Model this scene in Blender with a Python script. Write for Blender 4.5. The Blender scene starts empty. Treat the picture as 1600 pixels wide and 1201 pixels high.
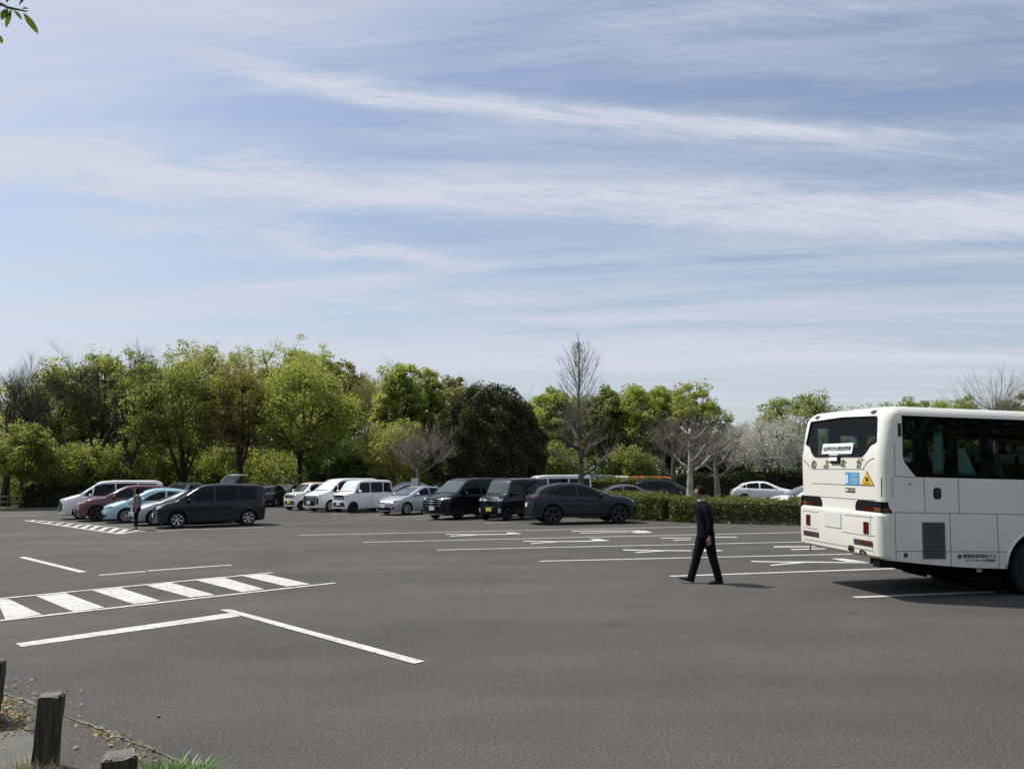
import bpy, bmesh, math, random
import numpy as np
from mathutils import Vector, Matrix
from mathutils.bvhtree import BVHTree
from math import radians, sin, cos, pi, atan, hypot

S = bpy.context.scene
COL = S.collection

# ---------------------------------------------------------------- camera
PITCH, ROLL, HC = atan(141.5 / 1200), 0.008, 2.0
fwd = Vector((0, cos(PITCH), sin(PITCH)))
rgt0 = Vector((1, 0, 0)); up0 = rgt0.cross(fwd)
rgt = rgt0 * cos(ROLL) - up0 * sin(ROLL)
upv = up0 * cos(ROLL) + rgt0 * sin(ROLL)
cam_d = bpy.data.cameras.new('camera'); cam = bpy.data.objects.new('camera', cam_d); COL.objects.link(cam)
M3 = Matrix((rgt, upv, -fwd)).transposed()
cam.matrix_world = Matrix.Translation((0, 0, HC)) @ M3.to_4x4()
cam_d.sensor_width = 36.0; cam_d.lens = 27.0; cam_d.clip_end = 5000; cam_d.clip_start = 0.05
S.camera = cam

# ---------------------------------------------------------------- sun and sky
SUN_EL, SUN_AZ = radians(56.0), radians(-64.0)      # azimuth clockwise from +Y
sun_dir = Vector((sin(SUN_AZ) * cos(SUN_EL), cos(SUN_AZ) * cos(SUN_EL), sin(SUN_EL)))
sd = bpy.data.lights.new('sun', 'SUN'); sd.energy = 4.7; sd.angle = radians(0.6); sd.color = (1.0, 0.955, 0.89)
so = bpy.data.objects.new('sun', sd); COL.objects.link(so)
so.rotation_euler = sun_dir.to_track_quat('Z', 'Y').to_euler(); so.location = (0, 0, 60)

W = bpy.data.worlds.new('World'); S.world = W; W.use_nodes = True
wt = W.node_tree; wt.nodes.clear()
class NB:
    """tiny node builder"""
    def __init__(s, t): s.t = t
    def n(s, typ, ins=None, **kw):
        nd = s.t.nodes.new(typ)
        for k, v in kw.items(): setattr(nd, k, v)
        for k, v in (ins or {}).items():
            sk = nd.inputs[k]
            if isinstance(v, bpy.types.NodeSocket): s.t.links.new(v, sk)
            else: sk.default_value = v
        return nd
    def m(s, op, a, b=None, c=None, clamp=False):
        ins = {0: a}
        if b is not None: ins[1] = b
        if c is not None: ins[2] = c
        return s.n('ShaderNodeMath', ins, operation=op, use_clamp=clamp).outputs[0]
    def noise(s, vec, scale, detail=4, rough=0.55, dist=0.0, dim='3D'):
        return s.n('ShaderNodeTexNoise', {'Vector': vec, 'Scale': scale, 'Detail': detail, 'Roughness': rough, 'Distortion': dist}, noise_dimensions=dim).outputs['Fac']
    def ramp(s, fac, stops, interp='LINEAR'):
        r = s.n('ShaderNodeValToRGB', {'Fac': fac}); e = r.color_ramp.elements; r.color_ramp.interpolation = interp
        e[0].position, e[0].color = stops[0][0], stops[0][1]
        e[1].position, e[1].color = stops[-1][0], stops[-1][1]
        for p, c in stops[1:-1]:
            q = e.new(p); q.color = c
        return r.outputs['Color']
    def mix(s, f, a, b, mode='MIX'):
        nd = s.n('ShaderNodeMix', data_type='RGBA', blend_type=mode)
        for i, v in ((0, f), (6, a), (7, b)):
            if isinstance(v, bpy.types.NodeSocket): s.t.links.new(v, nd.inputs[i])
            else: nd.inputs[i].default_value = v
        return nd.outputs[2]
    def mr(s, v, a, b, c, d):
        return s.n('ShaderNodeMapRange', {'Value': v, 'From Min': a, 'From Max': b, 'To Min': c, 'To Max': d}).outputs[0]
def g3(v): return (v, v, v, 1)
def c4(c): return (c[0], c[1], c[2], 1)

b = NB(wt)
sky = b.n('ShaderNodeTexSky', sky_type='NISHITA', sun_disc=False)
sky.sun_elevation = SUN_EL; sky.sun_rotation = SUN_AZ; sky.altitude = 50; sky.air_density = 1.15; sky.dust_density = 1.6; sky.ozone_density = 1.0
tc = b.n('ShaderNodeTexCoord').outputs['Generated']
sp = b.n('ShaderNodeSeparateXYZ', {0: tc})
X, Y, Z = sp.outputs
yy = b.m('MAXIMUM', b.m('ABSOLUTE', Y), 0.15)
u = b.m('DIVIDE', X, yy); v = b.m('DIVIDE', Z, yy)
# cirrus layer seen on a high flat plane: streaks drawn out along x
den = b.m('ADD', b.m('MAXIMUM', Z, 0.0), 0.10)
pu = b.m('DIVIDE', X, den); pv = b.m('DIVIDE', Y, den)
rot = b.m('ADD', pv, b.m('MULTIPLY', pu, 0.13))
pvec = b.n('ShaderNodeCombineXYZ', {0: b.m('MULTIPLY', pu, 0.26), 1: rot, 2: 3.7}).outputs[0]
n1 = b.noise(pvec, 0.62, 7, 0.56, 0.55)
pvec2 = b.n('ShaderNodeCombineXYZ', {0: b.m('MULTIPLY', pu, 0.5), 1: b.m('MULTIPLY', rot, 2.6), 2: 9.1}).outputs[0]
n2 = b.noise(pvec2, 0.9, 6, 0.62, 0.8)
base = b.m('ADD', b.m('MULTIPLY', n1, 0.52), b.m('MULTIPLY', n2, 0.48))
haze1 = b.mr(base, 0.41, 0.585, 0.12, 0.84)
wob = b.m('MULTIPLY', b.m('SUBTRACT', b.noise(b.n('ShaderNodeCombineXYZ', {0: b.m('MULTIPLY', u, 1.0), 1: b.m('MULTIPLY', v, 3.0), 2: 1.0}).outputs[0], 2.6, 5, 0.6, 0.3), 0.5), 0.085)
fine = b.noise(b.n('ShaderNodeCombineXYZ', {0: b.m('MULTIPLY', u, 2.0), 1: b.m('MULTIPLY', b.m('ADD', v, b.m('MULTIPLY', u, 0.12)), 17.0), 2: 5.0}).outputs[0], 2.6, 8, 0.68, 1.1)
cl = haze1
# long cirrus bands: v = a + b u + c u^2, width, strength, u-range (direction space: they stay in the sky)
for (a_, b_, c_, w_, s_, u0, u1) in [(0.376, -0.062, 0.022, 0.024, 0.95, -9, 9), (0.350, -0.030, 0.02, 0.020, 0.55, -0.2, 9),
                                     (0.500, -0.135, 0.070, 0.018, 0.80, -0.50, 0.62), (0.478, -0.10, 0.060, 0.030, 0.30, -0.2, 0.9),
                                     (0.283, -0.072, -0.02, 0.011, 0.85, -0.40, 0.02), (0.300, -0.075, 0.0, 0.020, 0.42, -0.72, -0.1),
                                     (0.345, -0.05, 0.05, 0.014, 0.50, -0.9, -0.35), (0.408, -0.06, 0.0, 0.022, 0.60, -0.9, -0.15),
                                     (0.590, -0.10, 0.05, 0.030, 0.38, -0.9, -0.1), (0.62, 0.05, 0.0, 0.035, 0.30, 0.0, 0.9),
                                     (0.290, -0.03, 0.0, 0.008, 0.65, 0.07, 0.30),
                                     (0.232, 0.010, 0.0, 0.016, 0.42, -0.8, 0.15), (0.233, -0.02, 0.0, 0.008, 0.42, 0.30, 0.50),
                                     (0.205, 0.0, 0.0, 0.010, 0.36, -0.2, 0.45),
                                     (0.165, 0.00, 0.0, 0.022, 0.36, -0.9, 0.7), (0.128, 0.00, 0.0, 0.014, 0.30, 0.0, 0.7)]:
    line = b.m('ADD', b.m('ADD', b.m('MULTIPLY', b.m('MULTIPLY', u, u), c_), b.m('MULTIPLY', u, b_)), a_)
    d = b.m('DIVIDE', b.m('SUBTRACT', b.m('ADD', v, wob), line), w_)
    gs = b.m('POWER', 2.718, b.m('MULTIPLY', b.m('MULTIPLY', d, d), -1.0))
    e1 = b.n('ShaderNodeMapRange', {'Value': u, 'From Min': u0 - .02, 'From Max': u0 + .22, 'To Min': 0, 'To Max': 1}, interpolation_type='SMOOTHSTEP').outputs[0]
    e2 = b.n('ShaderNodeMapRange', {'Value': u, 'From Min': u1 - .2, 'From Max': u1 + .04, 'To Min': 1, 'To Max': 0}, interpolation_type='SMOOTHSTEP').outputs[0]
    g = b.m('MULTIPLY', b.m('MULTIPLY', gs, b.m('MULTIPLY', e1, e2)), b.m('MULTIPLY', b.mr(fine, 0.30, 0.62, 0.18, 1.3), s_ * 1.15))
    cl = b.m('SUBTRACT', b.m('ADD', cl, g), b.m('MULTIPLY', cl, g))
low = b.mr(v, 0.0, 0.32, 0.62, 0.0)
cl = b.m('ADD', cl, b.m('MULTIPLY', low, 0.55), clamp=True)
vis = b.mr(Z, -0.02, 0.02, 0.0, 1.0)
cl = b.m('MULTIPLY', cl, vis)
skyt = b.mix(1.0, sky.outputs[0], (0.92, 0.91, 0.93, 1), 'MULTIPLY')
CLOUD = (4.9, 5.25, 5.95, 1)
out = b.mix(cl, skyt, CLOUD)
bg = b.n('ShaderNodeBackground', {'Color': out, 'Strength': 0.12})
wo = b.n('ShaderNodeOutputWorld'); wt.links.new(bg.outputs[0], wo.inputs[0])
W.cycles.sampling_method = 'MANUAL'; W.cycles.sample_map_resolution = 512

S.render.engine = 'CYCLES'
S.view_settings.view_transform = 'Standard'; S.view_settings.look = 'None'
S.view_settings.exposure = 0.12; S.view_settings.gamma = 1.0
S.cycles.max_bounces = 7; S.cycles.transparent_max_bounces = 24
S.cycles.use_denoising = True
S.render.resolution_x, S.render.resolution_y = 1024, 768

# ---------------------------------------------------------------- materials
MATS = {}
def mat(name, col=(.5, .5, .5), rough=.5, metal=0.0, coat=0.0, spec=0.5, fn=None, bump=None):
    if name in MATS: return MATS[name]
    m = bpy.data.materials.new(name); m.use_nodes = True; t = m.node_tree; nb = NB(t)
    p = t.nodes['Principled BSDF']
    p.inputs['Base Color'].default_value = c4(col); p.inputs['Roughness'].default_value = rough
    p.inputs['Metallic'].default_value = metal; p.inputs['Coat Weight'].default_value = coat
    p.inputs['Coat Roughness'].default_value = .04; p.inputs['Specular IOR Level'].default_value = spec
    if fn: fn(nb, p)
    MATS[name] = m
    return m
def lk(nb, a, s): nb.t.links.new(a, s)
def obco(nb): return nb.n('ShaderNodeTexCoord').outputs['Object']
def worldco(nb): return nb.n('ShaderNodeNewGeometry').outputs['Position']
def bumpit(nb, p, h, strength=.3, dist=.01):
    lk(nb, nb.n('ShaderNodeBump', {'Height': h, 'Strength': strength, 'Distance': dist}).outputs[0], p.inputs['Normal'])

def varied(c, amt=.12, scale=3.0, rough_amt=0.06):
    def fn(nb, p):
        n = nb.noise(obco(nb), scale, 5, .6)
        lk(nb, nb.mix(nb.mr(n, .3, .7, 0, 1), c4([x * (1 - amt) for x in c]), c4([min(1, x * (1 + amt)) for x in c])), p.inputs['Base Color'])
        r0 = p.inputs['Roughness'].default_value
        lk(nb, nb.mr(n, .3, .7, r0 - rough_amt, r0 + rough_amt), p.inputs['Roughness'])
    return fn
def paint(name, c, metal=0.0, rough=.32, coat=.7):
    if max(c) < .06: coat = .4
    def fn(nb, p):
        # road dust film, thicker low on the body
        z = nb.n('ShaderNodeSeparateXYZ', {0: obco(nb)}).outputs[2]
        n = nb.noise(obco(nb), 2.2, 6, .65)
        f = nb.m('MULTIPLY', nb.mr(z, .15, .75, .09 if max(c) < .06 else .30, .01), nb.mr(n, .3, .7, .5, 1.2))
        lk(nb, nb.mix(f, c4(c), (.20, .185, .16, 1)), p.inputs['Base Color'])
        lk(nb, nb.mr(f, 0, .4, rough, .62), p.inputs['Roughness'])
        lk(nb, nb.mr(f, 0, .35, coat, .1), p.inputs['Coat Weight'])
    return mat(name, c, rough, metal, coat, (.5 if max(c) > .06 else .15), fn=fn)

M_white = paint('paint_white', (.80, .80, .80))
M_pearl = paint('paint_pearl_white', (.74, .75, .76))
M_silver = paint('paint_silver', (.42, .44, .47), .55, .34)
M_black = paint('paint_black', (.004, .0045, .006), 0, .2)
M_slate = paint('paint_slate_blue', (.012, .0165, .025), .1, .24)
M_navy = paint('paint_navy', (.016, .020, .030), .3, .3)
M_grey = paint('paint_grey', (.10, .11, .115), .4, .34)
M_red = paint('paint_dark_red', (.10, .014, .022), .1, .3)
M_blue = paint('paint_light_blue', (.34, .53, .58), .1, .34)
M_orange = paint('paint_orange', (.62, .10, .025), 0, .4)
M_glass = mat('dark_glass', (.003, .004, .005), .04, 0, 0, .22)
M_glassl = mat('windscreen_glass', (.045, .062, .064), .06, 0, .3, .9)
M_shade = mat('windscreen_sunshade', (.55, .62, .62), .35, .15, .6)
M_plastic = mat('black_plastic', (.008, .008, .009), .6, spec=.12)
M_under = mat('underbody_black', (.005, .005, .005), .9, spec=.1)
M_tyre = mat('tyre_rubber', (.012, .012, .012), .8, spec=.2, fn=varied((.016, .016, .016), .3, 20))
M_rim = mat('alloy_rim', (.55, .56, .57), .35, .35)
M_rimd = mat('dark_rim', (.05, .05, .055), .35, .6)
M_chrome = mat('chrome_trim', (.55, .56, .58), .18, 1.0)
M_lampc = mat('headlamp_lens', (.46, .50, .53), .10, .25, .8)
M_lampd = mat('headlamp_dark', (.05, .055, .06), .10, .2, .8)
M_lampr = mat('tail_lamp_lens', (.085, .008, .010), .14, 0, .6)
M_lampa = mat('amber_lens', (.55, .17, .02), .16, 0, .5)
M_plate = mat('plate_white', (.62, .63, .62), .45)
M_platey = mat('plate_yellow', (.62, .50, .04), .45)
M_inner = mat('dark_interior', (.018, .019, .02), .8)

# ---------------------------------------------------------------- objects
def tag(o, label=None, cat=None, group=None, kind=None):
    if label: o['label'] = label
    if cat: o['category'] = cat
    if group: o['group'] = group
    if kind: o['kind'] = kind
    return o
def empty(name, loc=(0, 0, 0), rz=0.0, label=None, cat=None, group=None, kind=None):
    o = bpy.data.objects.new(name, None); COL.objects.link(o); o.empty_display_size = .3
    o.location = loc; o.rotation_euler = (0, 0, rz)
    return tag(o, label, cat, group, kind)
def mesh_obj(name, verts, faces, mats, parent=None, smooth=False, mi=None, sharp=None, loc=None):
    me = bpy.data.meshes.new(name); me.from_pydata([tuple(map(float, v)) for v in verts], [], [tuple(int(i) for i in f) for f in faces])
    for m in (mats if isinstance(mats, (list, tuple)) else [mats]): me.materials.append(m)
    if mi is not None: me.polygons.foreach_set('material_index', np.asarray(mi, dtype=np.int32))
    if smooth or sharp: me.shade_smooth()
    if sharp: me.set_sharp_from_angle(angle=radians(sharp))
    me.update()
    o = bpy.data.objects.new(name, me); COL.objects.link(o)
    if parent: o.parent = parent
    if loc: o.location = loc
    return o
def bm_obj(name, bm, mats, parent=None, sharp=35, loc=None):
    me = bpy.data.meshes.new(name); bm.to_mesh(me); bm.free()
    for m in (mats if isinstance(mats, (list, tuple)) else [mats]): me.materials.append(m)
    if sharp: me.shade_smooth(); me.set_sharp_from_angle(angle=radians(sharp))
    o = bpy.data.objects.new(name, me); COL.objects.link(o)
    if parent: o.parent = parent
    if loc: o.location = loc
    return o
class MB:
    """collects simple solids, built as ONE mesh"""
    def __init__(s): s.v = []; s.f = []
    def add(s, vs, fs):
        k = len(s.v); s.v += [tuple(v) for v in vs]; s.f += [tuple(i + k for i in f) for f in fs]; return s
    def box(s, c, d, rz=0.0, R=None):
        x, y, z = d[0] / 2, d[1] / 2, d[2] / 2
        vs = [Vector((a, b_, c_)) for a in (-x, x) for b_ in (-y, y) for c_ in (-z, z)]
        if R is not None: vs = [R @ q for q in vs]
        if rz: vs = [Matrix.Rotation(rz, 3, 'Z') @ q for q in vs]
        vs = [q + Vector(c) for q in vs]
        return s.add(vs, [(0, 1, 3, 2), (4, 6, 7, 5), (0, 4, 5, 1), (2, 3, 7, 6), (0, 2, 6, 4), (1, 5, 7, 3)])
    def tube(s, pts, rad, k=6, cap=True):
        pts = [Vector(p) for p in pts]
        rad = rad if isinstance(rad, (list, tuple)) else [rad] * len(pts)
        base = len(s.v); prev = None
        for i, p in enumerate(pts):
            t = (pts[min(i + 1, len(pts) - 1)] - pts[max(i - 1, 0)]).normalized()
            a = t.cross(Vector((0, 0, 1)) if abs(t.z) < .9 else Vector((1, 0, 0))).normalized() if prev is None else (prev - t * prev.dot(t)).normalized()
            prev = a; c = t.cross(a)
            for j in range(k):
                th = 2 * pi * j / k; s.v.append(tuple(p + (a * cos(th) + c * sin(th)) * rad[i]))
        for i in range(len(pts) - 1):
            for j in range(k):
                s.f.append((base + i * k + j, base + i * k + (j + 1) % k, base + (i + 1) * k + (j + 1) % k, base + (i + 1) * k + j))
        if cap:
            s.f.append(tuple(base + j for j in reversed(range(k)))); s.f.append(tuple(base + (len(pts) - 1) * k + j for j in range(k)))
        return s
    def disc_lathe(s, prof, axis='y', c=(0, 0, 0), k=28, a0=0.0):
        """prof: (radius, offset along axis); closed by caps if radius 0"""
        base = len(s.v)
        for (r, h) in prof:
            for j in range(k):
                th = a0 + 2 * pi * j / k
                p = (r * cos(th), h, r * sin(th)) if axis == 'y' else ((r * cos(th), r * sin(th), h) if axis == 'z' else (h, r * cos(th), r * sin(th)))
                s.v.append((p[0] + c[0], p[1] + c[1], p[2] + c[2]))
        for i in range(len(prof) - 1):
            for j in range(k):
                s.f.append((base + i * k + j, base + i * k + (j + 1) % k, base + (i + 1) * k + (j + 1) % k, base + (i + 1) * k + j))
        return s
    def obj(s, name, m, parent=None, smooth=False, sharp=None, loc=None):
        return mesh_obj(name, s.v, s.f, m, parent, smooth, sharp=sharp, loc=loc)
# ================================================================ SETTING
def asphalt_fn(k=1.0, tint=(1, 1, 1)):
    def fn(nb, p):
        P = worldco(nb)
        big = nb.noise(P, .11, 5, .6, .4)
        mid = nb.noise(P, .9, 5, .62)
        # lane streaks running along the drive direction
        st = nb.noise(nb.n('ShaderNodeVectorMath', {0: P, 1: (.10, .55, 1)}, operation='MULTIPLY').outputs[0], 1.0, 4, .6, .2)
        fine = nb.noise(P, 70, 3, .7)
        vor = nb.n('ShaderNodeTexVoronoi', {'Vector': P, 'Scale': 60.0}, feature='F1')
        spk = nb.m('MULTIPLY', nb.mr(vor.outputs['Distance'], .0, .33, 1, 0), nb.m('GREATER_THAN', nb.n('ShaderNodeSeparateColor', {0: vor.outputs['Color']}).outputs[0], .70))
        a = nb.mr(big, .3, .7, .76, 1.24); c = nb.mr(mid, .3, .7, .93, 1.07); d = nb.mr(st, .3, .7, .94, 1.06)
        e = nb.mr(fine, .30, .70, .42, 1.58)
        e2 = nb.mr(nb.noise(P, 36, 4, .8), .33, .67, .58, 1.42)
        f = nb.m('MULTIPLY', nb.m('MULTIPLY', nb.m('MULTIPLY', a, c), nb.m('MULTIPLY', d, e)), e2)
        warm = nb.mix(nb.mr(st, .35, .65, 0, 1), (.066 * k, .0642 * k, .0595 * k, 1), (.076 * k, .0730 * k, .066 * k, 1))
        col = nb.mix(1.0, warm, nb.n('ShaderNodeCombineXYZ', {0: nb.m('MULTIPLY', f, tint[0]), 1: nb.m('MULTIPLY', f, tint[1]), 2: nb.m('MULTIPLY', f, tint[2])}).outputs[0], 'MULTIPLY')
        col = nb.mix(nb.m('MULTIPLY', spk, .75), col, (.19, .185, .175, 1))
        # dark oil drips and patches
        oil = nb.n('ShaderNodeTexVoronoi', {'Vector': P, 'Scale': .55}, feature='F1')
        of = nb.m('MULTIPLY', nb.mr(nb.m('ADD', oil.outputs['Distance'], nb.m('MULTIPLY', mid, .12)), .08, .17, .45, 0, ), 1.0, clamp=True)
        col = nb.mix(of, col, (.024, .023, .022, 1))
        # hairline cracks
        w = nb.n('ShaderNodeVectorMath', {0: P, 1: nb.n('ShaderNodeTexNoise', {'Vector': P, 'Scale': .8, 'Detail': 4}).outputs['Color']}, operation='ADD').outputs[0]
        cr = nb.n('ShaderNodeTexVoronoi', {'Vector': w, 'Scale': .16}, feature='DISTANCE_TO_EDGE').outputs['Distance']
        cf = nb.m('MULTIPLY', nb.mr(cr, .0, .0022, .6, 0), nb.mr(big, .45, .6, 0, 1))
        col = nb.mix(cf, col, (.018, .018, .018, 1))
        lk(nb, col, p.inputs['Base Color'])
        p.inputs['Roughness'].default_value = .88; p.inputs['Specular IOR Level'].default_value = .22
        bumpit(nb, p, nb.m('ADD', nb.m('MULTIPLY', fine, .6), nb.m('MULTIPLY', vor.outputs['Distance'], .8)), .35, .005)
    return fn
M_asph = mat('asphalt', fn=asphalt_fn())
M_strip = mat('old_asphalt_strip', fn=asphalt_fn(1.13, (1.0, .99, .93)))
def grass_fn(c1, c2, s=2.0):
    def fn(nb, p):
        P = worldco(nb); n = nb.noise(P, s, 6, .7); n2 = nb.noise(P, s * 14, 3, .7)
        lk(nb, nb.mix(nb.mr(nb.m('ADD', nb.m('MULTIPLY', n, .6), nb.m('MULTIPLY', n2, .4)), .35, .65, 0, 1), c4(c1), c4(c2)), p.inputs['Base Color'])
        p.inputs['Roughness'].default_value = .95; p.inputs['Specular IOR Level'].default_value = .1
        bumpit(nb, p, n2, .8, .05)
    return fn
M_forest = mat('forest_floor', fn=grass_fn((.035, .033, .02), (.045, .06, .022), .5))
M_soil = mat('planting_soil', fn=grass_fn((.075, .068, .05), (.06, .075, .03), 1.2))
def mark_fn(nb, p):
    P = worldco(nb); n = nb.noise(P, 2.3, 6, .7); f = nb.noise(P, 60, 3, .7); w = nb.noise(P, 9, 5, .75)
    col = nb.mix(nb.mr(n, .35, .7, 0, 1), (.60, .59, .55, 1), (.42, .41, .38, 1))
    wear = nb.m('MULTIPLY', nb.mr(w, .49, .66, 0, .85), nb.mr(f, .35, .6, .3, 1), clamp=True)
    lk(nb, nb.mix(wear, col, (.085, .083, .078, 1)), p.inputs['Base Color'])
    p.inputs['Roughness'].default_value = .7
    bumpit(nb, p, f, .4, .004)
M_mark = mat('road_paint', fn=mark_fn)
def conc(c, s=3.0):
    def fn(nb, p):
        P = worldco(nb); n = nb.noise(P, s, 7, .7); f = nb.noise(P, 60, 3, .7)
        lk(nb, nb.mix(nb.mr(nb.m('ADD', nb.m('MULTIPLY', n, .7), nb.m('MULTIPLY', f, .3)), .35, .65, 0, 1), c4([x * .72 for x in c]), c4([x * 1.2 for x in c])), p.inputs['Base Color'])
        p.inputs['Roughness'].default_value = .9; bumpit(nb, p, nb.m('ADD', n, f), .5, .01)
    return fn
M_conc = mat('kerb_concrete', fn=conc((.15, .145, .13)))
M_walk = mat('mossy_pavement', fn=conc((.105, .107, .088), 2.0))
M_dirt = mat('gutter_dirt', fn=conc((.13, .118, .092), 6))

def sheet(name, polys, z, m, kind='structure'):
    v, f = [], []
    for pl in polys:
        k = len(v); v += [(p[0], p[1], z) for p in pl]; n = list(range(k, k + len(pl)))
        a = sum(pl[i][0] * pl[(i + 1) % len(pl)][1] - pl[(i + 1) % len(pl)][0] * pl[i][1] for i in range(len(pl)))
        f.append(n if a > 0 else n[::-1])
    o = mesh_obj(name, v, f, m); tag(o, kind=kind); return o

sheet('ground', [[(-900, -300), (900, -300), (900, 1500), (-900, 1500)]], -.03, M_forest)
sheet('car_park', [[(-60, -8), (60, -8), (60, 66), (9, 66), (-14, 62), (-24, 52.5), (-60, 52.5)]], 0.0, M_asph)

# painted marks on the ground, metres
BAY = [[(-7.371,26.811),(7.131,29.501),(7.106,29.639),(-7.397,26.949)],[(-4.616,23.766),(9.894,26.344),(9.87,26.482),(-4.64,23.904)],[(-2.056,21.134),(8.517,22.707),(8.496,22.845),(-2.076,21.272)],[(0.618,18.213),(9.127,19.344),(9.109,19.482),(0.6,18.352)],[(3.092,15.379),(11.691,17.017),(11.665,17.155),(3.066,15.516)],[(5.502,12.629),(13.526,14.074),(13.501,14.211),(5.478,12.766)]]
CROSS = [[(-8.609,13.212),(-5.019,16.456),(-5.099,16.545),(-8.69,13.301)],[(-7.262,11.181),(-3.331,14.8),(-3.412,14.888),(-7.343,11.269)],[(-8.083,12.402),(-8.609,13.196),(-8.483,13.219),(-7.015,11.72),(-7.278,11.309)],[(-8.218,13.536),(-7.87,13.833),(-6.385,12.297),(-6.666,11.939)],[(-7.578,14.148),(-7.286,14.513),(-5.796,12.913),(-6.073,12.596)],[(-6.979,14.824),(-6.637,15.147),(-5.123,13.501),(-5.438,13.243)],[(-6.336,15.529),(-5.915,15.882),(-4.47,14.116),(-4.761,13.799)],[(-5.667,16.173),(-5.134,16.275),(-3.799,14.718),(-4.165,14.448)]]
FRONT = [[(-6.104,9.702),(-5.903,9.51),(-3.96,11.449),(-4.205,11.733)],[(-4.475,11.984),(-4.303,12.001),(-0.966,8.609),(-1.068,8.501)],[(-12.736,20.128),(-9.307,16.804),(-9.196,16.919),(-12.624,20.243)],[(-8.561,16.259),(-7.891,16.87),(-7.985,16.973),(-8.655,16.362)],[(-7.896,16.961),(-6.442,17.96),(-6.522,18.075),(-7.975,17.077)]]
LADDER = [[(-23.811,37.791),(-14.321,28.153),(-14.221,28.251),(-23.711,37.889)],[(-23.444,38.014),(-18.542,33.984),(-18.478,34.061),(-23.38,38.091)],[(-18.421,33.759),(-13.868,29.304),(-13.798,29.375),(-18.351,33.831)],[(-23.512,38.007),(-23.098,37.098),(-22.898,37.189),(-23.312,38.098)],[(-22.461,37.219),(-22.425,36.393),(-22.205,36.403),(-22.242,37.228)],[(-21.6,36.252),(-21.06,34.799),(-20.854,34.876),(-21.394,36.328)],[(-20.585,35.345),(-20.193,34.045),(-19.982,34.109),(-20.375,35.408)],[(-19.802,34.714),(-19.19,33.022),(-18.983,33.097),(-19.595,34.789)],[(-19.004,34.032),(-18.286,32.13),(-18.08,32.208),(-18.798,34.11)],[(-18.406,33.603),(-17.501,31.414),(-17.297,31.498),(-18.202,33.687)],[(-17.631,32.83),(-16.761,30.675),(-16.557,30.757),(-17.427,32.912)],[(-16.74,31.884),(-16.014,29.967),(-15.808,30.045),(-16.534,31.962)],[(-16.051,31.37),(-15.212,29.121),(-15.006,29.198),(-15.845,31.447)],[(-15.274,30.57),(-14.536,28.334),(-14.327,28.403),(-15.065,30.639)],[(-14.427,29.767),(-14.341,28.192),(-14.122,28.204),(-14.207,29.779)],[(-13.303,29.194),(-12.579,30.629),(-12.686,30.683),(-13.411,29.248)],[(-10.04,31.332),(-12.427,30.15),(-12.374,30.042),(-9.987,31.224)],[(-32.052,47.879),(-28.654,47.043),(-28.621,47.179),(-32.019,48.015)],[(-29.668,44.367),(-28.2,44.488),(-28.209,44.607),(-29.678,44.487)],[(-28.415,42.494),(-25.758,42.523),(-25.759,42.643),(-28.417,42.614)]]
ARROW = [[[(-2.342,26.947),(-1.437,26.69),(-0.205,26.723),(-0.203,26.455),(-1.419,26.371),(-2.323,26.729)],[(-2.142,26.032),(-1.261,26.459),(-1.249,26.197),(-2.061,25.772)],[(-0.242,27.222),(0.076,27.188),(0.306,26.508),(-0.203,26.402)]],[[(0.304,23.916),(1.27,23.654),(2.485,23.797),(2.449,23.46),(1.257,23.403),(0.307,23.659)],[(0.51,22.983),(1.49,23.676),(1.474,23.425),(0.522,22.744)],[(2.397,24.381),(2.689,24.307),(2.93,23.499),(2.445,23.418)]],[[(2.085,27.876),(4.049,27.965),(4.551,27.953),(4.516,27.737),(3.98,27.71),(2.075,27.534)],[(2.28,26.849),(4.052,27.15),(4.021,26.947),(2.286,26.569)],[(4.054,27.067),(4.471,27.655),(4.701,27.63),(4.782,26.703),(4.556,26.526),(4.138,26.531)]],[[(2.924,20.937),(3.88,20.64),(4.678,20.575),(4.63,20.366),(3.84,20.431),(2.91,20.672)],[(3.125,20.12),(4.104,20.598),(4.066,20.412),(3.116,19.919)],[(5.049,20.713),(5.402,20.488),(5.433,20.199),(4.894,20.087)]],[[(4.644,24.566),(5.586,24.507),(5.54,24.309),(4.613,24.333)],[(4.843,23.724),(5.436,23.859),(5.386,23.641),(4.825,23.505)],[(6.043,24.733),(7.059,24.632),(6.981,24.36),(5.964,24.414)],[(6.645,24.029),(7.186,24.111),(7.204,23.28),(6.595,23.338)]],[[(5.458,18.017),(6.028,17.828),(6.719,17.778),(7.925,17.5),(7.851,17.341),(6.585,17.571),(5.963,17.639),(5.418,17.798)],[(5.619,17.175),(6.577,17.691),(6.533,17.504),(5.579,16.976)],[(7.402,18.281),(7.703,18.233),(7.917,17.453),(7.483,17.531)]],[[(7.141,21.498),(8.191,21.443),(9.458,21.332),(9.352,21.095),(8.086,21.169),(7.068,21.187)],[(7.294,20.593),(8.266,20.811),(8.939,20.889),(8.854,20.694),(7.26,20.368)]]]
MID = [[(-14.47,46.145),(-11.405,49.052),(-11.488,49.139),(-14.553,46.232)],[(-9.517,41.278),(-7.63,45.485),(-7.74,45.534),(-9.626,41.327)],[(-7.592,39.369),(-4.652,42.968),(-4.745,43.044),(-7.685,39.445)],[(-6.276,37.973),(-1.906,40.525),(-1.967,40.629),(-6.337,38.077)],[(-4.474,36.079),(-0.335,38.621),(-0.398,38.723),(-4.537,36.181)],[(-1.16,32.57),(2.453,35.571),(2.376,35.664),(-1.237,32.663)]]
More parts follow.
